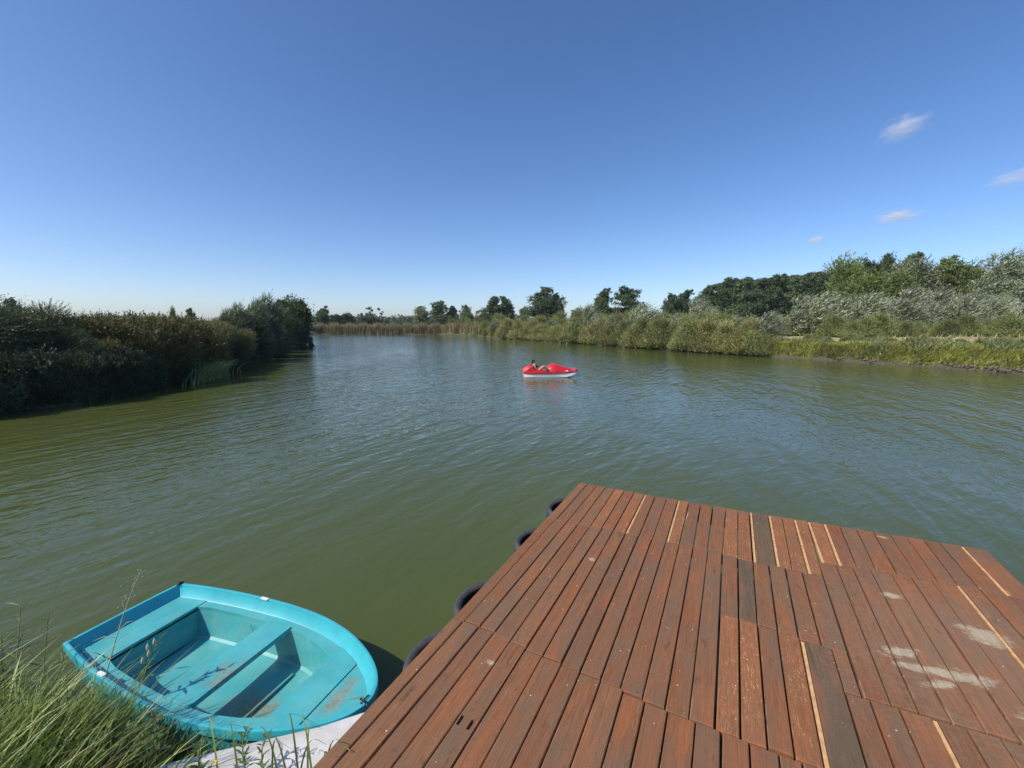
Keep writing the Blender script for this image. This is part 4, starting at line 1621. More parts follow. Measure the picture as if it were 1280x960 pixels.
for px_, d_, row_, lab in ((925, 41.2, 402, 'grey leafy bush overhanging the water where the shrub belt ends'), (905, 42.5, 404, 'grey leafy bush beside the end bush of the shrub belt'), (940, 40.6, 408, 'low grey bush at the very end of the shrub belt')):
    x = at_depth(px_, d_)
    h = (height_for(row_, d_) - gz(x, d_)) / 5
    me = silvers[1].copy()
    me.materials.clear()
    plant('shore_shrub', x, d_, me, M_gray, lab, 'shrub', None, (h * 1.1, h * 1.1, h), 0, sil_tr)
# scattered low bushes on the grassy bank
for i, (px_, dd, row_) in enumerate(sorted([(1035, 2.6, 421), (1060, 3.0, 422), (1120, 2.2, 424), (1150, 1.6, 432), (1195, 2.0, 430), (1215, 1.6, 436), (1245, 1.9, 432), (1262, 2.6, 424), (1275, 1.4, 438), (1180, 3.4, 426), (1000, 1.8, 424), (1295, 2.2, 430), (1090, 1.2, 436), (1048, 1.0, 434), (1070, 3.6, 419), (1105, 4.2, 420), (1137, 3.4, 423), (1160, 4.4, 421), (1205, 4.0, 424), (1228, 3.4, 426), (1250, 4.2, 423), (1015, 3.2, 419), (1270, .8, 446), (1170, .8, 444), (1110, .9, 440)])):
    d = shore_y(px_) + dd
    x = at_depth(px_, d)
    h = (height_for(row_, d) - gz(x, d)) / 4.1
    key = ('belt', i % 4, 'g')
    if key not in cache:
        cache[key] = olives[i % 4].copy()
        cache[key].materials.clear()
    h *= 1.25
    plant('low_bush', x, d, cache[key], M_olive2, 'low dark green bush among yellow green herbs of the open bank, ' + nth(i) + ' from the left', 'bush', 'low bushes on the open right bank', (h * 1.9, h * 1.6, h), rr.uniform(-.4, .4), oli_tr, -.08)

# ---------- reeds at the far end
def blades(rng, x, y, z, h, wd, lean, mat_w=1.0, seg=3, curl=.5):
    """curved upright blades: strips of seg quads"""
    n = len(x)
    a = rng.uniform(0, 2 * math.pi, n)
    s = np.stack([np.cos(a), np.sin(a), np.zeros(n)], 1)
    base = np.stack([x, y, z], 1)
    V = []
    for k in range(seg + 1):
        t = k / seg
        c = base + np.array([0, 0, 1.0]) * (h * t * (1 - .18 * curl * t))[:, None] + lean * (h * t ** 1.8)[:, None]
        wk = (wd * (1 - t) ** .7 * .5 + wd * .02)[:, None]
        V.append(c - s * wk)
        V.append(c + s * wk)
    V = np.stack(V, 1)
    F0 = []
    for k in range(seg):
        F0.append([2 * k, 2 * k + 1, 2 * k + 3, 2 * k + 2])
    F0 = np.array(F0)
    Fq = (np.arange(n)[:, None, None] * (2 * (seg + 1)) + F0[None]).reshape(-1, 4)
    return V.reshape(-1, 3), Fq


def blade_obj(name, rng, x, y, z, h, wd, lean, mat, label, seg=3, curl=.5, parent=None):
    V, Fq = blades(rng, x, y, z, h, wd, lean, seg=seg, curl=curl)
    me = set_tone(mesh_np(name, V, Fq), np.repeat(rng.uniform(0, 1, len(x)), seg))
    o = link(name, me, mat, parent)
    if parent is None:
        tag(o, label, None, None, 'stuff')
    return o


def lean_arr(rng, n, wx=.25, wy=0.0, s=.12):
    L = np.zeros((n, 3))
    L[:, 0] = wx + rng.normal(size=n) * s
    L[:, 1] = wy + rng.normal(size=n) * s
    return L


g = rg(601)
n = 15000
px_ = g.uniform(372, 600, n)
dbase = np.interp(px_, [372, 400, 550, 600], [122, 126.9, 127.2, 109])
y = dbase + g.exponential(2.2, n)
x = (px_ - 640) / F_PX * y * .991
h = 3.1 * g.uniform(.75, 1.12, n) * (1 + .12 * np.sin(px_ * .35) + .08 * np.sin(px_ * .9 + 1))
blade_obj('reeds', g, x, y, np.full(n, .0), h + .2, np.full(n, .13), lean_arr(g, n, .1, 0, .1), M_reed, 'tan reed belt along the far shore', 2)
n = 5000
px_ = np.concatenate([g.uniform(372, 425, n // 2), g.uniform(560, 605, n // 2)])
dbase = np.interp(px_, [372, 400, 550, 600], [121, 127.5, 128, 109.5])
y = dbase + g.exponential(1.2, n)
x = (px_ - 640) / F_PX * y * .991
blade_obj('green_reeds', g, x, y, np.full(n, .1), 2.4 * g.uniform(.6, 1.15, n), np.full(n, .14), lean_arr(g, n, .15, 0, .15), M_reedgreen, 'greener reeds at both ends of the far reed belt', 2)

g = rg(605)
n = 22000
q = g.uniform(556, 965, n)
sy = np.interp(q, [a for a, b in SH], [b for a, b in SH])
y = sy + g.exponential(.5, n) - .25
x = (q - 640) / F_PX * y * .991
k_ = y / 60
blade_obj('shore_undergrowth', g, x, y, np.maximum(ground(np.stack([x, y], 1)), 0) - .04, (.75 + .35 * np.sin(q * .5)) * g.uniform(.4, 1.3, n), .06 + .05 * k_, lean_arr(g, n, .2, -.25, .4), M_olive, 'weedy undergrowth at the foot of the right shore shrubs', 3)
# ---------- open right bank: herbs, dry grass, sandy strip
g = rg(610)
n = 60000
px_ = g.uniform(935, 1400, n)
sy = np.interp(px_, [a for a, b in SH] + [1400], [b for a, b in SH] + [21])
off = g.uniform(0, 1, n) ** 1.9 * 5.2
y = sy + off - .9
x = (px_ - 640) / F_PX * y * .991
z = ground(np.stack([x, y], 1))
k = z > .02
pn = vnoise(x, y, 1.6, 4)
blade_obj('bank_herbs', g, x[k], y[k], z[k] - .05, ((.42 + .34 * pn) * (1 - .13 * off))[k] * g.uniform(.5, 1.35, k.sum()), np.full(k.sum(), .055), lean_arr(g, k.sum(), .3, -.1, .35), M_herb, 'yellow green herbs and grass on the open right bank', 3)
n = 14000
px_ = g.uniform(935, 1400, n)
sy = np.interp(px_, [a for a, b in SH] + [1400], [b for a, b in SH] + [21])
y = sy - .6 + g.uniform(0, 4.4, n)
x = (px_ - 640) / F_PX * y * .991
z = ground(np.stack([x, y], 1))
k = (z > .05) & (vnoise(x, y, 1.1, 8) > .12)
blade_obj('dark_herbs', g, x[k], y[k], z[k] - .05, .62 * g.uniform(.4, 1.35, k.sum()), np.full(k.sum(), .07), lean_arr(g, k.sum(), .25, -.15, .45), M_olive2, 'patches of taller grey green weeds on the open right bank', 3)
n = 24000
px_ = g.uniform(935, 1400, n)
sy = np.interp(px_, [a for a, b in SH] + [1400], [b for a, b in SH] + [21])
y = sy + g.uniform(-1.5, .5, n)
x = (px_ - 640) / F_PX * y * .991
z = ground(np.stack([x, y], 1))
k = z > .02
blade_obj('waterside_herbs', g, x[k], y[k], z[k] - .05, .38 * g.uniform(.5, 1.5, k.sum()), np.full(k.sum(), .06), lean_arr(g, k.sum(), .25, -.45, .4), M_herb, 'herbs drooping over the edge of the open right bank', 3)
n = 26000
px_ = g.uniform(930, 1420, n)
sy = np.interp(px_, [a for a, b in SH] + [1420], [b for a, b in SH] + [21])
y = sy + 4 + g.uniform(0, 1, n) * 22
x = (px_ - 640) / F_PX * y * .991
z = ground(np.stack([x, y], 1))
off = y - sy
k = (off > 19) | (g.uniform(size=n) < .07)
blade_obj('dry_grass', g, x[k], y[k], z[k] - .05, .30 * g.uniform(.4, 1.2, k.sum()) * (1 + 2.0 * (off[k] > 19)), np.full(k.sum(), .07), lean_arr(g, k.sum(), .3, 0, .3), M_drygrass, 'dry straw coloured grass beside the sandy strip', 2)
# the strip itself
pts = [940, 980, 1020, 1060, 1100, 1150, 1200, 1250, 1300, 1360, 1420]
V, Fs = [], []
nn = 40
for i in range(nn):
    q = 940 + 480 * i / (nn - 1)
    sy = float(np.interp(q, [a for a, b in SH] + [1420], [b for a, b in SH] + [21]))
    for j in range(7):
        yy = sy + 3.8 + 15.5 * j / 6 + .35 * math.sin(i * .9 + j)
        xx = at_depth(q, yy)
        V.append((xx, yy, gz(xx, yy) + .03))
for i in range(nn - 1):
    for j in range(6):
        Fs.append((i * 7 + j, (i + 1) * 7 + j, (i + 1) * 7 + j + 1, i * 7 + j + 1))
M_sand = simple('dry_sand_and_straw', (.44, .37, .19), .95, vary=.3, nscale=1.3, bump=.3)
tag(pyobj('sandy_path', V, Fs, M_sand, None, True), 'pale sandy strip along the top of the right bank', None, None, 'structure')
# clods and roots along the waterline of the right bank
g = rg(620)
n = 2800
q = g.uniform(930, 1420, n)
sy = np.interp(q, [a for a, b in SH] + [1420], [b for a, b in SH] + [21])
yy = sy + g.uniform(-.25, .35, n)
xx = (q - 640) / F_PX * yy * .991
V, Fs = [], []
for i in range(n):
    s_ = g.uniform(.05, .17)
    b = len(V)
    zz = max(0, gz(xx[i], yy[i])) if i % 5 == 0 else .05 + g.uniform(0, .22)
    for dx, dy, dz in ((1, 0, 0), (-.5, .87, 0), (-.5, -.87, 0), (0, 0, .9), (0, 0, -.8)):
        V.append((xx[i] + dx * s_ * g.uniform(.7, 1.4), yy[i] + dy * s_, zz + dz * s_))
    for f in ((0, 1, 3), (1, 2, 3), (2, 0, 3), (1, 0, 4), (2, 1, 4), (0, 2, 4)):
        Fs.append(tuple(b + k for k in f))
M_clod = simple('grey_earth_clods', (.13, .105, .078), .95, vary=.4, nscale=5, bump=.3)
tag(pyobj('earth_clods', V, Fs, M_clod), 'grey clods and roots along the waterline of the right bank', None, None, 'stuff')

# ---------- left bank
def lplant(name, px_, d, row_, hu, me, mat, label, cat, group=None, xs=1.0, rz=0.0, tr=None):
    x = at_depth(px_, d)
    h = (height_for(row_, d) - gz(x, d)) / hu
    return plant(name, x, d, me, mat, label, cat, group, (h * xs, h * xs, h), rz, tr)


def hang_mesh(seed, blobs, n, ln, nl, L, Wd, wind, bend, up, splay, inner=(.4, 1.0)):
    return mk('crown', dome_shoots(rg(seed), blobs, n, ln, nl, L, Wd, wind, bend, up, splay, inner))


# big willow bushes at the left edge, 4 m unit
lw = [hang_mesh(700 + k, [(0, 0, 1.6, 1.9, 1.9, 1.6)] + [(math.cos(a + k) * 1.5, math.sin(a + k) * 1.5, z, .8, .8, .7) for a, z in ((0, .6), (1, 2.2), (2.2, 1.2), (3.1, 2.4), (4.2, .8), (5.3, 1.9))] + [(0, 0, 2.9, 1.0, 1.0, .6)],
                 3400, .75, 10, .15, .040, (.8, -.1, -.15), .7, .35, .4) for k in range(2)]
for px_, d, row_, k, xs, lab in ((-30, 14.6, 372, 0, 1.0, 'dark willow bush at the left edge of the view, partly outside it'), (12, 17.4, 378, 1, .95, 'dark willow bush with ragged top at the left edge'),
                                 (62, 16.8, 381, 0, .9, 'willow bush with windblown tips pointing right, left of the brown thicket'), (35, 15.4, 402, 1, .8, 'lower dark willow bush hanging over the water at the left edge'),
                                 (-80, 15.6, 366, 1, 1.1, 'dark willow bush outside the left edge of the view'), (85, 16.2, 408, 1, .75, 'low dark willow bush where the left willows meet the brown thicket')):
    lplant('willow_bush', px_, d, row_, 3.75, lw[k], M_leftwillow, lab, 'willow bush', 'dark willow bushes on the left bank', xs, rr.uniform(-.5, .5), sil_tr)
# brown thicket, 3 m unit shrubs
bt = [mk('thicket_crown', dome_shoots(rg(720 + k), [(0, 0, 1.3, 1.9, 1.9, 1.45)] + [(math.cos(a + k) * 1.2, math.sin(a + k) * 1.2, z, .8, .8, .6) for a, z in ((0, .6), (1.3, 2.0), (2.5, 1.3), (3.6, 2.1), (5, 1.0))],
      3600, .45, 8, .115, .060, (.3, 0, 0), .4, .7, .65, (.5, 1.0))) for k in range(3)]
BT = [(105, 18.2, 396, 1.0), (128, 19.6, 394, 1.0), (150, 18.6, 393, 1.0), (172, 20.8, 394, 1.0), (195, 20.2, 396, .95), (215, 22.6, 397, .95), (238, 23.2, 399, .95), (258, 25.4, 400, .9),
      (118, 17.0, 424, .8), (145, 17.8, 428, .8), (172, 19.0, 426, .8), (200, 21.0, 424, .8), (225, 22.6, 426, .75), (245, 24.2, 424, .75), (268, 26.2, 421, .8), (275, 27.4, 404, .9), (290, 28.6, 412, .9),
      (90, 20.5, 398, 1.0), (140, 23, 398, 1.0), (190, 25, 399, 1.0), (235, 28, 400, 1.0)]
BT.sort(key=lambda b: (b[2] > 415, b[0]))
NB = sum(1 for b in BT if b[2] <= 415)
for i, (px_, d, row_, xs) in enumerate(BT):
    fr = row_ > 415
    lplant('thicket_shrub', px_, d, row_, 2.9, bt[i % 3], M_brown, 'low brownish shrub at the front foot of the left thicket, ' + nth(i - NB) + ' from the left' if fr else 'brownish green shrub of the level topped left thicket, ' + nth(i) + ' from the left', 'shrub',
           'low front shrubs of the left thicket' if fr else 'shrubs of the level topped left thicket', xs, rr.uniform(0, 6.3), oli_tr)
for i in range(26):
    px_ = -60 + i * 14.5 + rr.uniform(-4, 4)
    d = float(np.interp(px_, [-120, 0, 50, 100, 150, 200, 240, 290, 320, 345], [11, 13.7, 14.5, 15.2, 17, 19.9, 22.3, 27.1, 34.6, 52.8])) + .35
    row_ = float(np.interp(px_, [-60, 100, 250, 345], [450, 446, 440, 412])) + rr.uniform(-26, 10)
    x_ = at_depth(px_, d)
    hh = max(.2, (height_for(row_, d)) / 3.2)
    root = empty('waterside_shrub', (x_ - .3, d, -.12), rr.uniform(0, 6.3))
    tag(root, 'dark low shrub drooping onto the water along the left bank, ' + nth(i) + ' from the left', 'shrub', 'dark waterside shrubs of the left bank')
    root.scale = (hh * .9, hh * .9, hh)
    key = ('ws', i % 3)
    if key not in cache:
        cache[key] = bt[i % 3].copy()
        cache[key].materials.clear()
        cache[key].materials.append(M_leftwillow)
    link('crown', cache[key], None, root)
# trees at the tip of the left bank
gw = [mk('crown', dome_shoots(rg(740 + k), [(0, 0, 2.3, 1.7, 1.7, 2.1)] + [(math.cos(a + k) * 1.3, math.sin(a + k) * 1.3, z, .85, .85, .8) for a, z in ((0, .9), (1.3, 3.4), (2.5, 1.8), (3.6, 3.6), (5, 1.2))] + [(.2, 0, 4.2, .7, .7, .7)],
      2600, .8, 9, .20, .075, (.5, 0, -.1), .6, .4, .45)) for k in range(2)]
rt = mk('round_crown', clump_leaves(rg(760), [(0, 0, 3.1, 1.9, 1.9, 1.9), (-.4, 0, 1.6, 1.8, 1.8, 1.4)] + [(math.cos(a) * 1.2, math.sin(a) * 1.2, z, .9, .9, .8) for a, z in ((0, 3.5), (1.2, 3.9), (2.4, 3.2), (3.6, 4.0), (4.8, 3.3), (0.4, 1.4), (5.6, 1.6), (2, 1.2))],
        900, 34, .20, .10, .30, (.7, 1.05), .5))
for px_, d, row_, me, m_, xs, hu, lab in ((297, 31, 383, gw[0], M_gray, .62, 4.9, 'grey green willow, leftmost tree above the brown thicket'), (322, 36, 378, gw[1], M_gray, .52, 4.9, 'taller grey willow between the leftmost one and the round tree'),
                                     (334, 38, 373, gw[0], M_gray, .5, 4.9, 'pointed grey willow close left of the round tree'), (310, 33, 392, gw[1], M_leftwillow, 1.0, 4.9, 'dark willow bush hanging over the water below the grey willows'),
                                     (328, 37, 398, gw[0], M_leftwillow, 1.0, 4.9, 'dark low willow bush between the grey willows and the water'), (367, 52, 371, rt, M_oak, .64, 5.0, 'dark round headed tree at the tip of the left bank'),
                                     (351, 47, 388, gw[1], M_oak, .6, 4.9, 'dark willow drooping to the water left of the round headed tree'), (358, 49, 396, gw[0], M_leftwillow, .9, 4.9, 'low dark bush drooping into the water at the tip of the left bank'),
                                     (340, 43, 402, gw[1], M_leftwillow, 1.0, 4.9, 'low dark bush over the water just before the tip of the left bank'), (280, 30, 396, gw[1], M_leftwillow, .8, 4.9, 'dark bush at the right end of the brown thicket')):
    key = (me.name, m_.name)
    if key not in cache:
        cache[key] = me.copy()
        cache[key].materials.clear()
    lplant('willow_tree' if hu < 5 else 'round_tree', px_, d, row_, hu, cache[key], m_, lab, 'tree', 'trees at the tip of the left bank', xs, rr.uniform(-.5, .5), sil_tr)
for px_, d, row_, lab in ((217, 60, 384, 'thin pale sapling above the brown thicket'), (240, 64, 385, 'small distant tree poking above the right part of the brown thicket'), (20, 40, 372, 'bare looking sapling tip above the left edge willows')):
    lplant('small_tree', px_, d, row_, 9.8, birches[1] if px_ == 217 else pines[2], M_birch, lab, 'tree', None, .45 if px_ == 217 else .6, 0, birch_tr)
# pale green reeds at the water's edge
g = rg(770)
n = 420
px_ = g.normal(258, 11, n)
y = np.interp(px_, [200, 240, 290], [19.0, 21.2, 25.6]) + g.uniform(-1.3, .1, n)
x = (px_ - 640) / F_PX * y * .991
o = blade_obj('reed_clump', g, x, y, np.full(n, 0.0), 1.0 * g.uniform(.3, 1.15, n), np.full(n, .06), lean_arr(g, n, .55, -.15, .4), M_reedpale, '', 4)
tag(o, 'pale green reed clump leaning over the water at the foot of the left thicket', 'reeds', None, 'thing')
# dark undergrowth along the left waterline
n = 16000
px_ = g.uniform(-120, 372, n)
y = np.interp(px_, [-120, 0, 50, 100, 150, 200, 240, 290, 320, 345, 372], [11, 13.7, 14.5, 15.2, 17, 19.9, 22.3, 27.1, 34.6, 52.8, 109]) + g.uniform(0, 2.2, n)
x = (px_ - 640) / F_PX * y * .991
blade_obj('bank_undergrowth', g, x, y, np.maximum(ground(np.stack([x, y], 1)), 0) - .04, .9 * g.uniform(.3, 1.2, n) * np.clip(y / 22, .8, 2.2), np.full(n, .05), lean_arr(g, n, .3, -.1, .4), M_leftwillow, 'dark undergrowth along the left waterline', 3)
# grass sward over the land near and middle
g = rg(780)
n = 44000
x = np.concatenate([g.uniform(-60, 60, 26000), g.uniform(-9, 12, 18000)])
y = np.concatenate([g.uniform(-8, 75, 26000), g.uniform(-6, 4, 18000)])
P = np.stack([x, y], 1)
sd_ = sdf(P)
k = (sd_ > .6) & ~((x > 10) & (x < 34) & (y > 22)) & ~((x > -3.6) & (y > .3) & (y < 4)) & ~((x > -.9) & (x < 3.5) & (y > -2.5) & (y < 5))
blade_obj('rough_grass', g, x[k], y[k], ground(P[k]) - .05, .5 * g.uniform(.4, 1.3, k.sum()), np.full(k.sum(), .09), lean_arr(g, k.sum(), .3, 0, .3), M_olive, 'rough grass on the flat land behind the banks', 2)

# ================================================================== NEAR BANK
def near_points(rng, n, poly_lo, poly_hi):
    """points between two x->y curves"""
    x = rng.uniform(poly_lo[0][0], poly_lo[-1][0], n)
    lo = np.interp(x, [a for a, b in poly_lo], [b for a, b in poly_lo])
    hi = np.interp(x, [a for a, b in poly_hi], [b for a, b in poly_hi])
    return x, lo + (hi - lo) * rng.uniform(0, 1, n)


SH_N = [(-7, 3.7), (-4.7, 3.15), (-3.7, 2.82), (-3.05, 2.58), (-2.45, 2.32), (-1.9, 2.08), (-1.4, 1.85), (-.8, 1.5)]
IN_N = [(-7, .5), (-4.7, .9), (-3.4, 1.0), (-2.3, 1.0), (-1.5, 1.0), (-.8, 1.0)]
g = rg(820)
for nm, n, hh, wd, mt, sdv, wx, lab in (('bank_grass', 19000, .35, .0105, M_blade, .34, .34, 'long green grass leaning right on the near bank beside the boat'),
                                   ('broad_grass', 6500, .32, .017, M_blade, .45, .22, 'broader grass leaves among the long grass on the near bank'),
                                   ('dry_stalks', 1800, .46, .005, M_drygrass, .4, .30, 'dry straw coloured stalks among the grass on the near bank')):
    x, y = near_points(g, n, IN_N, SH_N)
    z = ground(np.stack([x, y], 1))
    tuft = .75 + .35 * vnoise(x, y, .35, 6) + .1 * vnoise(x, y, .11, 2)
    k = (z > -.12)
    # keep the panel mostly clear
    onp = (x > -1.75) & (y > .75) & (g.uniform(size=n) > .22)
    k &= ~onp
    L = lean_arr(g, n, wx, .12, sdv)
    blade_obj(nm, g, x[k], y[k], z[k] - .03, (hh * tuft * g.uniform(.45, 1.5, n))[k], (wd * g.uniform(.6, 1.5, n))[k], L[k], mt, lab, 5, .9)


n = 2200
x = g.uniform(-2.9, -1.40, n)
yb = np.interp(x, [a for a, b in SH_N], [b for a, b in SH_N])
y = yb - g.exponential(.10, n) + .02
z = ground(np.stack([x, y], 1))
tf = np.clip(.55 + .6 * vnoise(x, y, .22, 9), .15, 1.3)
blade_obj('bank_tufts', g, x, y, z - .05, (.60 + .16 * (x > -2.5) * (x < -1.8)) * tf * g.uniform(.5, 1.2, n), .010 * g.uniform(.6, 1.5, n), lean_arr(g, n, .22, .05, .3), M_blade, 'taller grass tufts along the water right before the boat', 6, .9)


def stalk(px_base, row_base, z0, px_tip, row_tip, ztip, r0=.003, bend=.05, n=7):
    """points of a thin stem between a spot on the bank and a tip in the air"""
    def ray(u, v, z):
        dx = (u - 640) / F_PX
        yv = (480 - v) / F_PX
        dy = math.cos(PITCH) + yv * math.sin(PITCH)
        dz = -math.sin(PITCH) + yv * math.cos(PITCH)
        t_ = (z - CAM_Z) / dz
        return Vector((dx * t_, dy * t_, z))
    a, b = ray(px_base, row_base, z0), ray(px_tip, row_tip, ztip)
    return [a.lerp(b, i / (n - 1)) + Vector((0, 0, bend * math.sin(math.pi * i / (n - 1)))) for i in range(n)]


# tall seeding grass stem before the stern of the boat
M_stem = simple('pale_stem', (.34, .32, .18), .7, vary=.2, nscale=20)
M_stemg = simple('green_stem', (.12, .16, .05), .6, vary=.2, nscale=20)
st = stalk(128, 862, .35, 176, 712, .95)
root = empty('tall_grass_stem', st[0])
tag(root, 'tall thin grass stem with open seed head rising before the stern of the turquoise boat', 'grass stem')
loc = [p - st[0] for p in st]
MB().tube(loc, [.0042, .004, .0036, .003, .0025, .002, .0012], 5).build('stem', M_stem, root, True)
g = rg(830)
mbs = MB()
for i in range(16):
    t_ = .58 + .42 * i / 16
    j = min(5, int(t_ * 6))
    p = loc[j].lerp(loc[j + 1], t_ * 6 - j)
    a = g.uniform(0, 6.28)
    q = p + Vector((math.cos(a) * .09 - .02, math.sin(a) * .06, .03 + .03 * g.uniform())) * (1.25 - t_ * .7)
    mbs.tube([p, p.lerp(q, .5) + Vector((0, 0, .006)), q], [.0012, .001, .0008], 4)
    mbs.tube([q, q + Vector((.006, 0, .004)), q + Vector((.014, .002, .006))], [.0015, .0034, .001], 5)
mbs.build('seed_head', M_stem, root, True)
mbs = MB()
for (a, b) in ((.36, Vector((-.17, .0, -.03))), (.42, Vector((.10, .03, .05))), (.2, Vector((-.12, -.05, .1)))):
    j = int(a * 6)
    p = loc[j].lerp(loc[j + 1], a * 6 - j)
    mbs.tube([p, p + b * .5 + Vector((0, 0, .02)), p + b], [.002, .003, .0008], 4)
mbs.build('leaf', M_stem, root, True)


def leafy(name, label, base, tip, n, L, Wd, mat, seed, buds=0):
    if name == 'broadleaf_weed':
        L, Wd, n = L * .62, Wd * .55, int(n * 1.3)
    g = rg(seed)
    root = empty(name, base)
    tag(root, label, 'plant')
    d = Vector(tip) - Vector(base)
    pts = [d * (i / 7) + Vector((.02 * math.sin(i), .015 * math.cos(i * 1.3), 0)) for i in range(8)]
    MB().tube(pts, [.005 - .0005 * i for i in range(8)], 6).build('stem', M_stemg, root, True)
    for i in range(n):
        t_ = .15 + .85 * i / n
        j = min(6, int(t_ * 7))
        p = pts[j].lerp(pts[j + 1], t_ * 7 - j)
        a = i * 2.4 + g.uniform(-.3, .3)
        out = Vector((math.cos(a), math.sin(a), .45)).normalized()
        out = (out + d.normalized() * .35).normalized()
        side = out.cross(Vector((0, 0, 1))).normalized()
        up = side.cross(out)
        l_ = L * g.uniform(.7, 1.15) * (1.15 - .55 * t_)
        w_ = Wd * l_ / L
        V, Fs = [], []
        for k in range(6):
            u = k / 5
            c = p + out * l_ * u - Vector((0, 0, 1)) * (.28 * l_ * u * u)
            ww = w_ * .5 * math.sin(math.pi * min(.98, u * .92 + .05)) ** .8
            V += [c - side * ww + up * ww * .35, c, c + side * ww + up * ww * .35]
        for k in range(5):
            Fs += [(k * 3, k * 3 + 1, k * 3 + 4, k * 3 + 3), (k * 3 + 1, k * 3 + 2, k * 3 + 5, k * 3 + 4)]
        me = bpy.data.meshes.new('leaf')
        me.from_pydata(V, [], Fs)
        set_tone(me, np.full(len(Fs), g.uniform()))
        o = link('leaf', me, mat, root)
        smooth(o)
    for i in range(buds):
        t_ = .45 + .4 * i / max(1, buds)
        j = min(6, int(t_ * 7))
        p = pts[j].lerp(pts[j + 1], t_ * 7 - j) + Vector((-.02 + .025 * (i % 2), -.01, .01))
        MB().tube([p, p + Vector((.002, 0, .016)), p + Vector((.004, 0, .036)), p + Vector((.006, 0, .055))], [.003, .0095, .0085, .0015], 8).build('bud', M_bud, root, True)
    return root


M_bud = simple('pale_buds', (.50, .50, .36), .6, vary=.15, nscale=30)
p0 = stalk(170, 862, .45, 203, 792, .72)
leafy('budding_weed', 'weed with pale pointed buds and narrow leaves standing in front of the boat floor', p0[0], p0[-1], 12, .085, .020, M_broad, 840, 4)
for i, (u0, v0, z0, u1, v1, z1, n, L, Wd, lab) in enumerate([
        (165, 955, .55, 158, 905, .74, 16, .12, .045, 'broad leaved weed in the grass at the lower left, left of a taller leafy one'),
        (190, 952, .55, 196, 892, .80, 18, .13, .042, 'taller broad leaved weed beside the left end of the white panel'),
        (118, 958, .6, 124, 915, .76, 14, .12, .040, 'small broad leaved weed at the bottom of the view amid grass'),
        (300, 972, .58, 310, 905, .76, 20, .11, .022, 'upright narrow leaved herb growing in front of the white panel'),
        (322, 975, .58, 336, 915, .72, 16, .10, .020, 'shorter narrow leaved herb close to the right of the upright one'),
        (248, 975, .58, 252, 925, .72, 14, .10, .030, 'leafy herb beside the yellow flower at the bottom of the view'),
        (60, 905, .45, 66, 858, .62, 14, .11, .030, 'leafy weed among the grass at the lower left edge')]):
    q = stalk(u0, v0, z0, u1, v1, z1)
    leafy('broadleaf_weed', lab, q[0], q[-1], n, L, Wd, M_broad, 850 + i)
# small yellow flower
q = stalk(262, 985, .55, 268, 953, .70)
root = empty('yellow_flower', q[0])
tag(root, 'small yellow flower in the grass before the white panel', 'flower')
MB().tube([p - q[0] for p in q], .002, 5).build('stem', M_stemg, root, True)
M_yel = simple('yellow_petals', (.75, .48, .02), .6, vary=.1)
top = q[-1] - q[0]
for k in range(6):
    a = k * math.pi / 3
    o = Vector((math.cos(a), math.sin(a), .35)) * .011
    sdv = Vector((-math.sin(a), math.cos(a), 0)) * .005
    me = pyobj('petal', [top, top + o * .6 + sdv, top + o, top + o * .6 - sdv], [(0, 1, 2, 3)], M_yel, root)
# bent reed like leaves beside the deck edge, casting loops of shadow on the planks
g = rg(860)
bl = [(375, 985, .7, 362, 892, .92), (392, 985, .75, 378, 896, .96), (352, 985, .6, 326, 908, .78), (372, 985, .62, 398, 925, .85), (410, 990, .8, 438, 938, 1.12), (404, 990, .8, 424, 925, 1.14),
      (340, 985, .6, 346, 925, .78), (385, 985, .7, 388, 905, .9), (415, 990, .85, 405, 945, 1.1), (300, 985, .6, 288, 905, .78), (275, 985, .58, 262, 895, .8), (362, 985, .6, 340, 920, .8)]
V, Fs, tn = [], [], []
for i, (u0, v0, z0, u1, v1, z1) in enumerate(bl):
    q = stalk(u0, v0, z0, u1, v1, z1, n=8, bend=.09)
    hook = Vector((g.uniform(.02, .08), g.uniform(-.02, .04), -.05))
    q += [q[-1] + hook * .5, q[-1] + hook]
    m = len(q)
    for k, p in enumerate(q):
        ww = .0038 * (1 - (k / (m - 1)) ** 1.5) + .0006
        b = Vector((.9, .43, 0)) * ww
        V += [p - b, p + b]
    o_ = len(V) - 2 * m
    for k in range(m - 1):
        Fs.append((o_ + 2 * k, o_ + 2 * k + 1, o_ + 2 * k + 3, o_ + 2 * k + 2))
        tn.append(.2 + .6 * (i % 3) / 2)
me = bpy.data.meshes.new('bent_grass')
me.from_pydata(V, [], Fs)
set_tone(me, np.array(tn))
o = link('bent_grass', me, M_blade)
tag(o, 'bent long grass leaves rising between the white panel and the deck edge', 'grass tuft', None, 'thing')
# taller weedy stems at the far left
g = rg(870)
for i, (u0, v0, u1, v1, lab) in enumerate([(20, 880, 27, 742, 'tall weed stem with drooping leaves at the left edge, tallest of three'), (52, 880, 62, 762, 'tall weed stem right of the tallest one at the left edge'), (5, 870, 2, 790, 'weed stem cut by the left edge of the view'), (70, 880, 82, 812, 'shorter weed stem between the left edge and the boat stern')]):
    q = stalk(u0, v0, .25, u1, v1, .78 if i < 2 else .6)
    leafy('tall_weed', lab, q[0], q[-1], 14, .16, .014, M_blade, 871 + i)

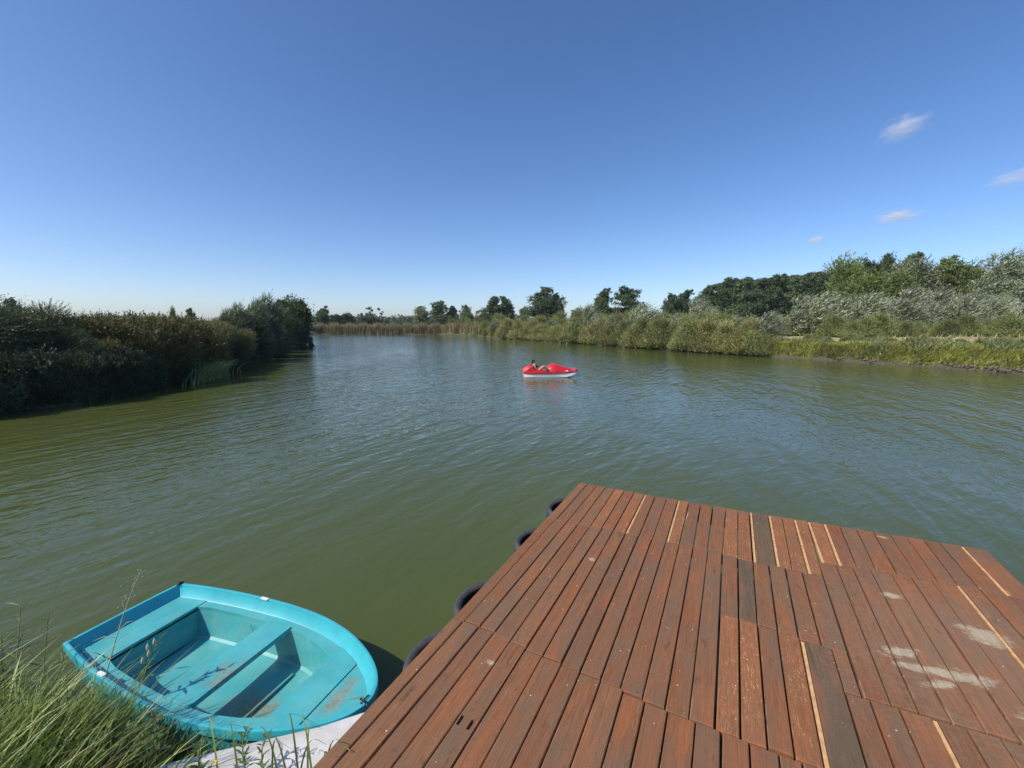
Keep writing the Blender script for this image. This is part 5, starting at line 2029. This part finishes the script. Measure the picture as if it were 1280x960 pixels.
# ================================================================== CLOUDS
def cloud_mat(seed, dens):
    m = bpy.data.materials.new('cloud_vapour')
    m.use_nodes = True
    t = NT(m)
    t.n.remove(t.n['Principled BSDF'])
    out = t.n['Material Output']
    tc = t.add('ShaderNodeTexCoord')
    v = tc.outputs['Object']
    ln = t.add('ShaderNodeVectorMath', operation='LENGTH')
    nz = t.noise(t.mapping(v, (seed, 0, 0), scale=(1.3, 1.3, 2.0)), 1.6, 4, .62, .3)
    t.l.new(v, ln.inputs[0])
    f = t.math('SUBTRACT', 1.0, ln.outputs['Value'])
    f = t.math('ADD', t.math('MULTIPLY', f, .85), t.math('MULTIPLY', t.math('SUBTRACT', nz, .56), 2.6))
    f = t.math('MULTIPLY', f, 1.0, clamp=True)
    f = t.math('MULTIPLY', f, t.math('MULTIPLY', t.math('SUBTRACT', 1.0, ln.outputs['Value'], clamp=True), 2.0, clamp=True))
    vs = t.add('ShaderNodeVolumeScatter')
    vs.inputs['Color'].default_value = (.98, .98, .99, 1)
    vs.inputs['Anisotropy'].default_value = 0.0
    t.l.new(t.math('MULTIPLY', f, dens * 1.5), vs.inputs['Density'])
    t.l.new(vs.outputs[0], out.inputs['Volume'])
    m.cycles.volume_step_rate = 1.0 if hasattr(m, 'cycles') else 1
    return m


def direction(u, v):
    dx = (u - 640) / F_PX
    yv = (480 - v) / F_PX
    return Vector((dx, math.cos(PITCH) + yv * math.sin(PITCH), -math.sin(PITCH) + yv * math.cos(PITCH))).normalized()


for i, (u, v, D, wpx, hpx, tilt, dens, lab) in enumerate([
        (1129, 160, 2600, 62, 34, -14, .016, 'wispy cloud, highest of the small clouds on the right'),
        (1270, 221, 2700, 66, 24, -6, .014, 'faint cloud cut by the right edge of the view'),
        (1122, 270, 3000, 58, 20, -3, .024, 'small bright cloud above the right tree line, widest of the low ones'),
        (1020, 300, 3200, 22, 11, -10, .03, 'tiny bright cloud left of the other small clouds')]):
    d = direction(u, v)
    me = bpy.data.meshes.new('cloud')
    bm = bmesh.new()
    bmesh.ops.create_icosphere(bm, subdivisions=3, radius=1)
    bm.to_mesh(me)
    bm.free()
    o = link('cloud', me, cloud_mat(3.7 * i + 1, dens))
    o.location = Vector((0, 0, CAM_Z)) + d * D
    k = D / F_PX / math.sqrt(1 + ((u - 640) / F_PX) ** 2)
    o.scale = (wpx * .5 * k * .95, 60, hpx * .5 * k * 1.1)
    o.rotation_euler = (0, R(tilt), -math.atan2(d.x, d.y))
    tag(o, lab, 'cloud', 'small clouds')

# ================================================================== HAZE
bm = bmesh.new()
bmesh.ops.create_cube(bm, size=1)
me = bpy.data.meshes.new('haze')
bm.to_mesh(me)
bm.free()
hm = bpy.data.materials.new('haze_air')
hm.use_nodes = True
hn = hm.node_tree.nodes
hn.remove(hn['Principled BSDF'])
pv = hn.new('ShaderNodeVolumePrincipled')
pv.inputs['Color'].default_value = (.80, .88, 1.0, 1)
pv.inputs['Density'].default_value = .00018
hm.node_tree.links.new(pv.outputs[0], hn['Material Output'].inputs['Volume'])
hz = link('haze', me, hm)
hz.scale = (6200, 6200, 28)
hz.location = (0, 0, 28 / 2 - 3)
tag(hz, 'thin pale air fading the far trees', None, None, 'stuff')
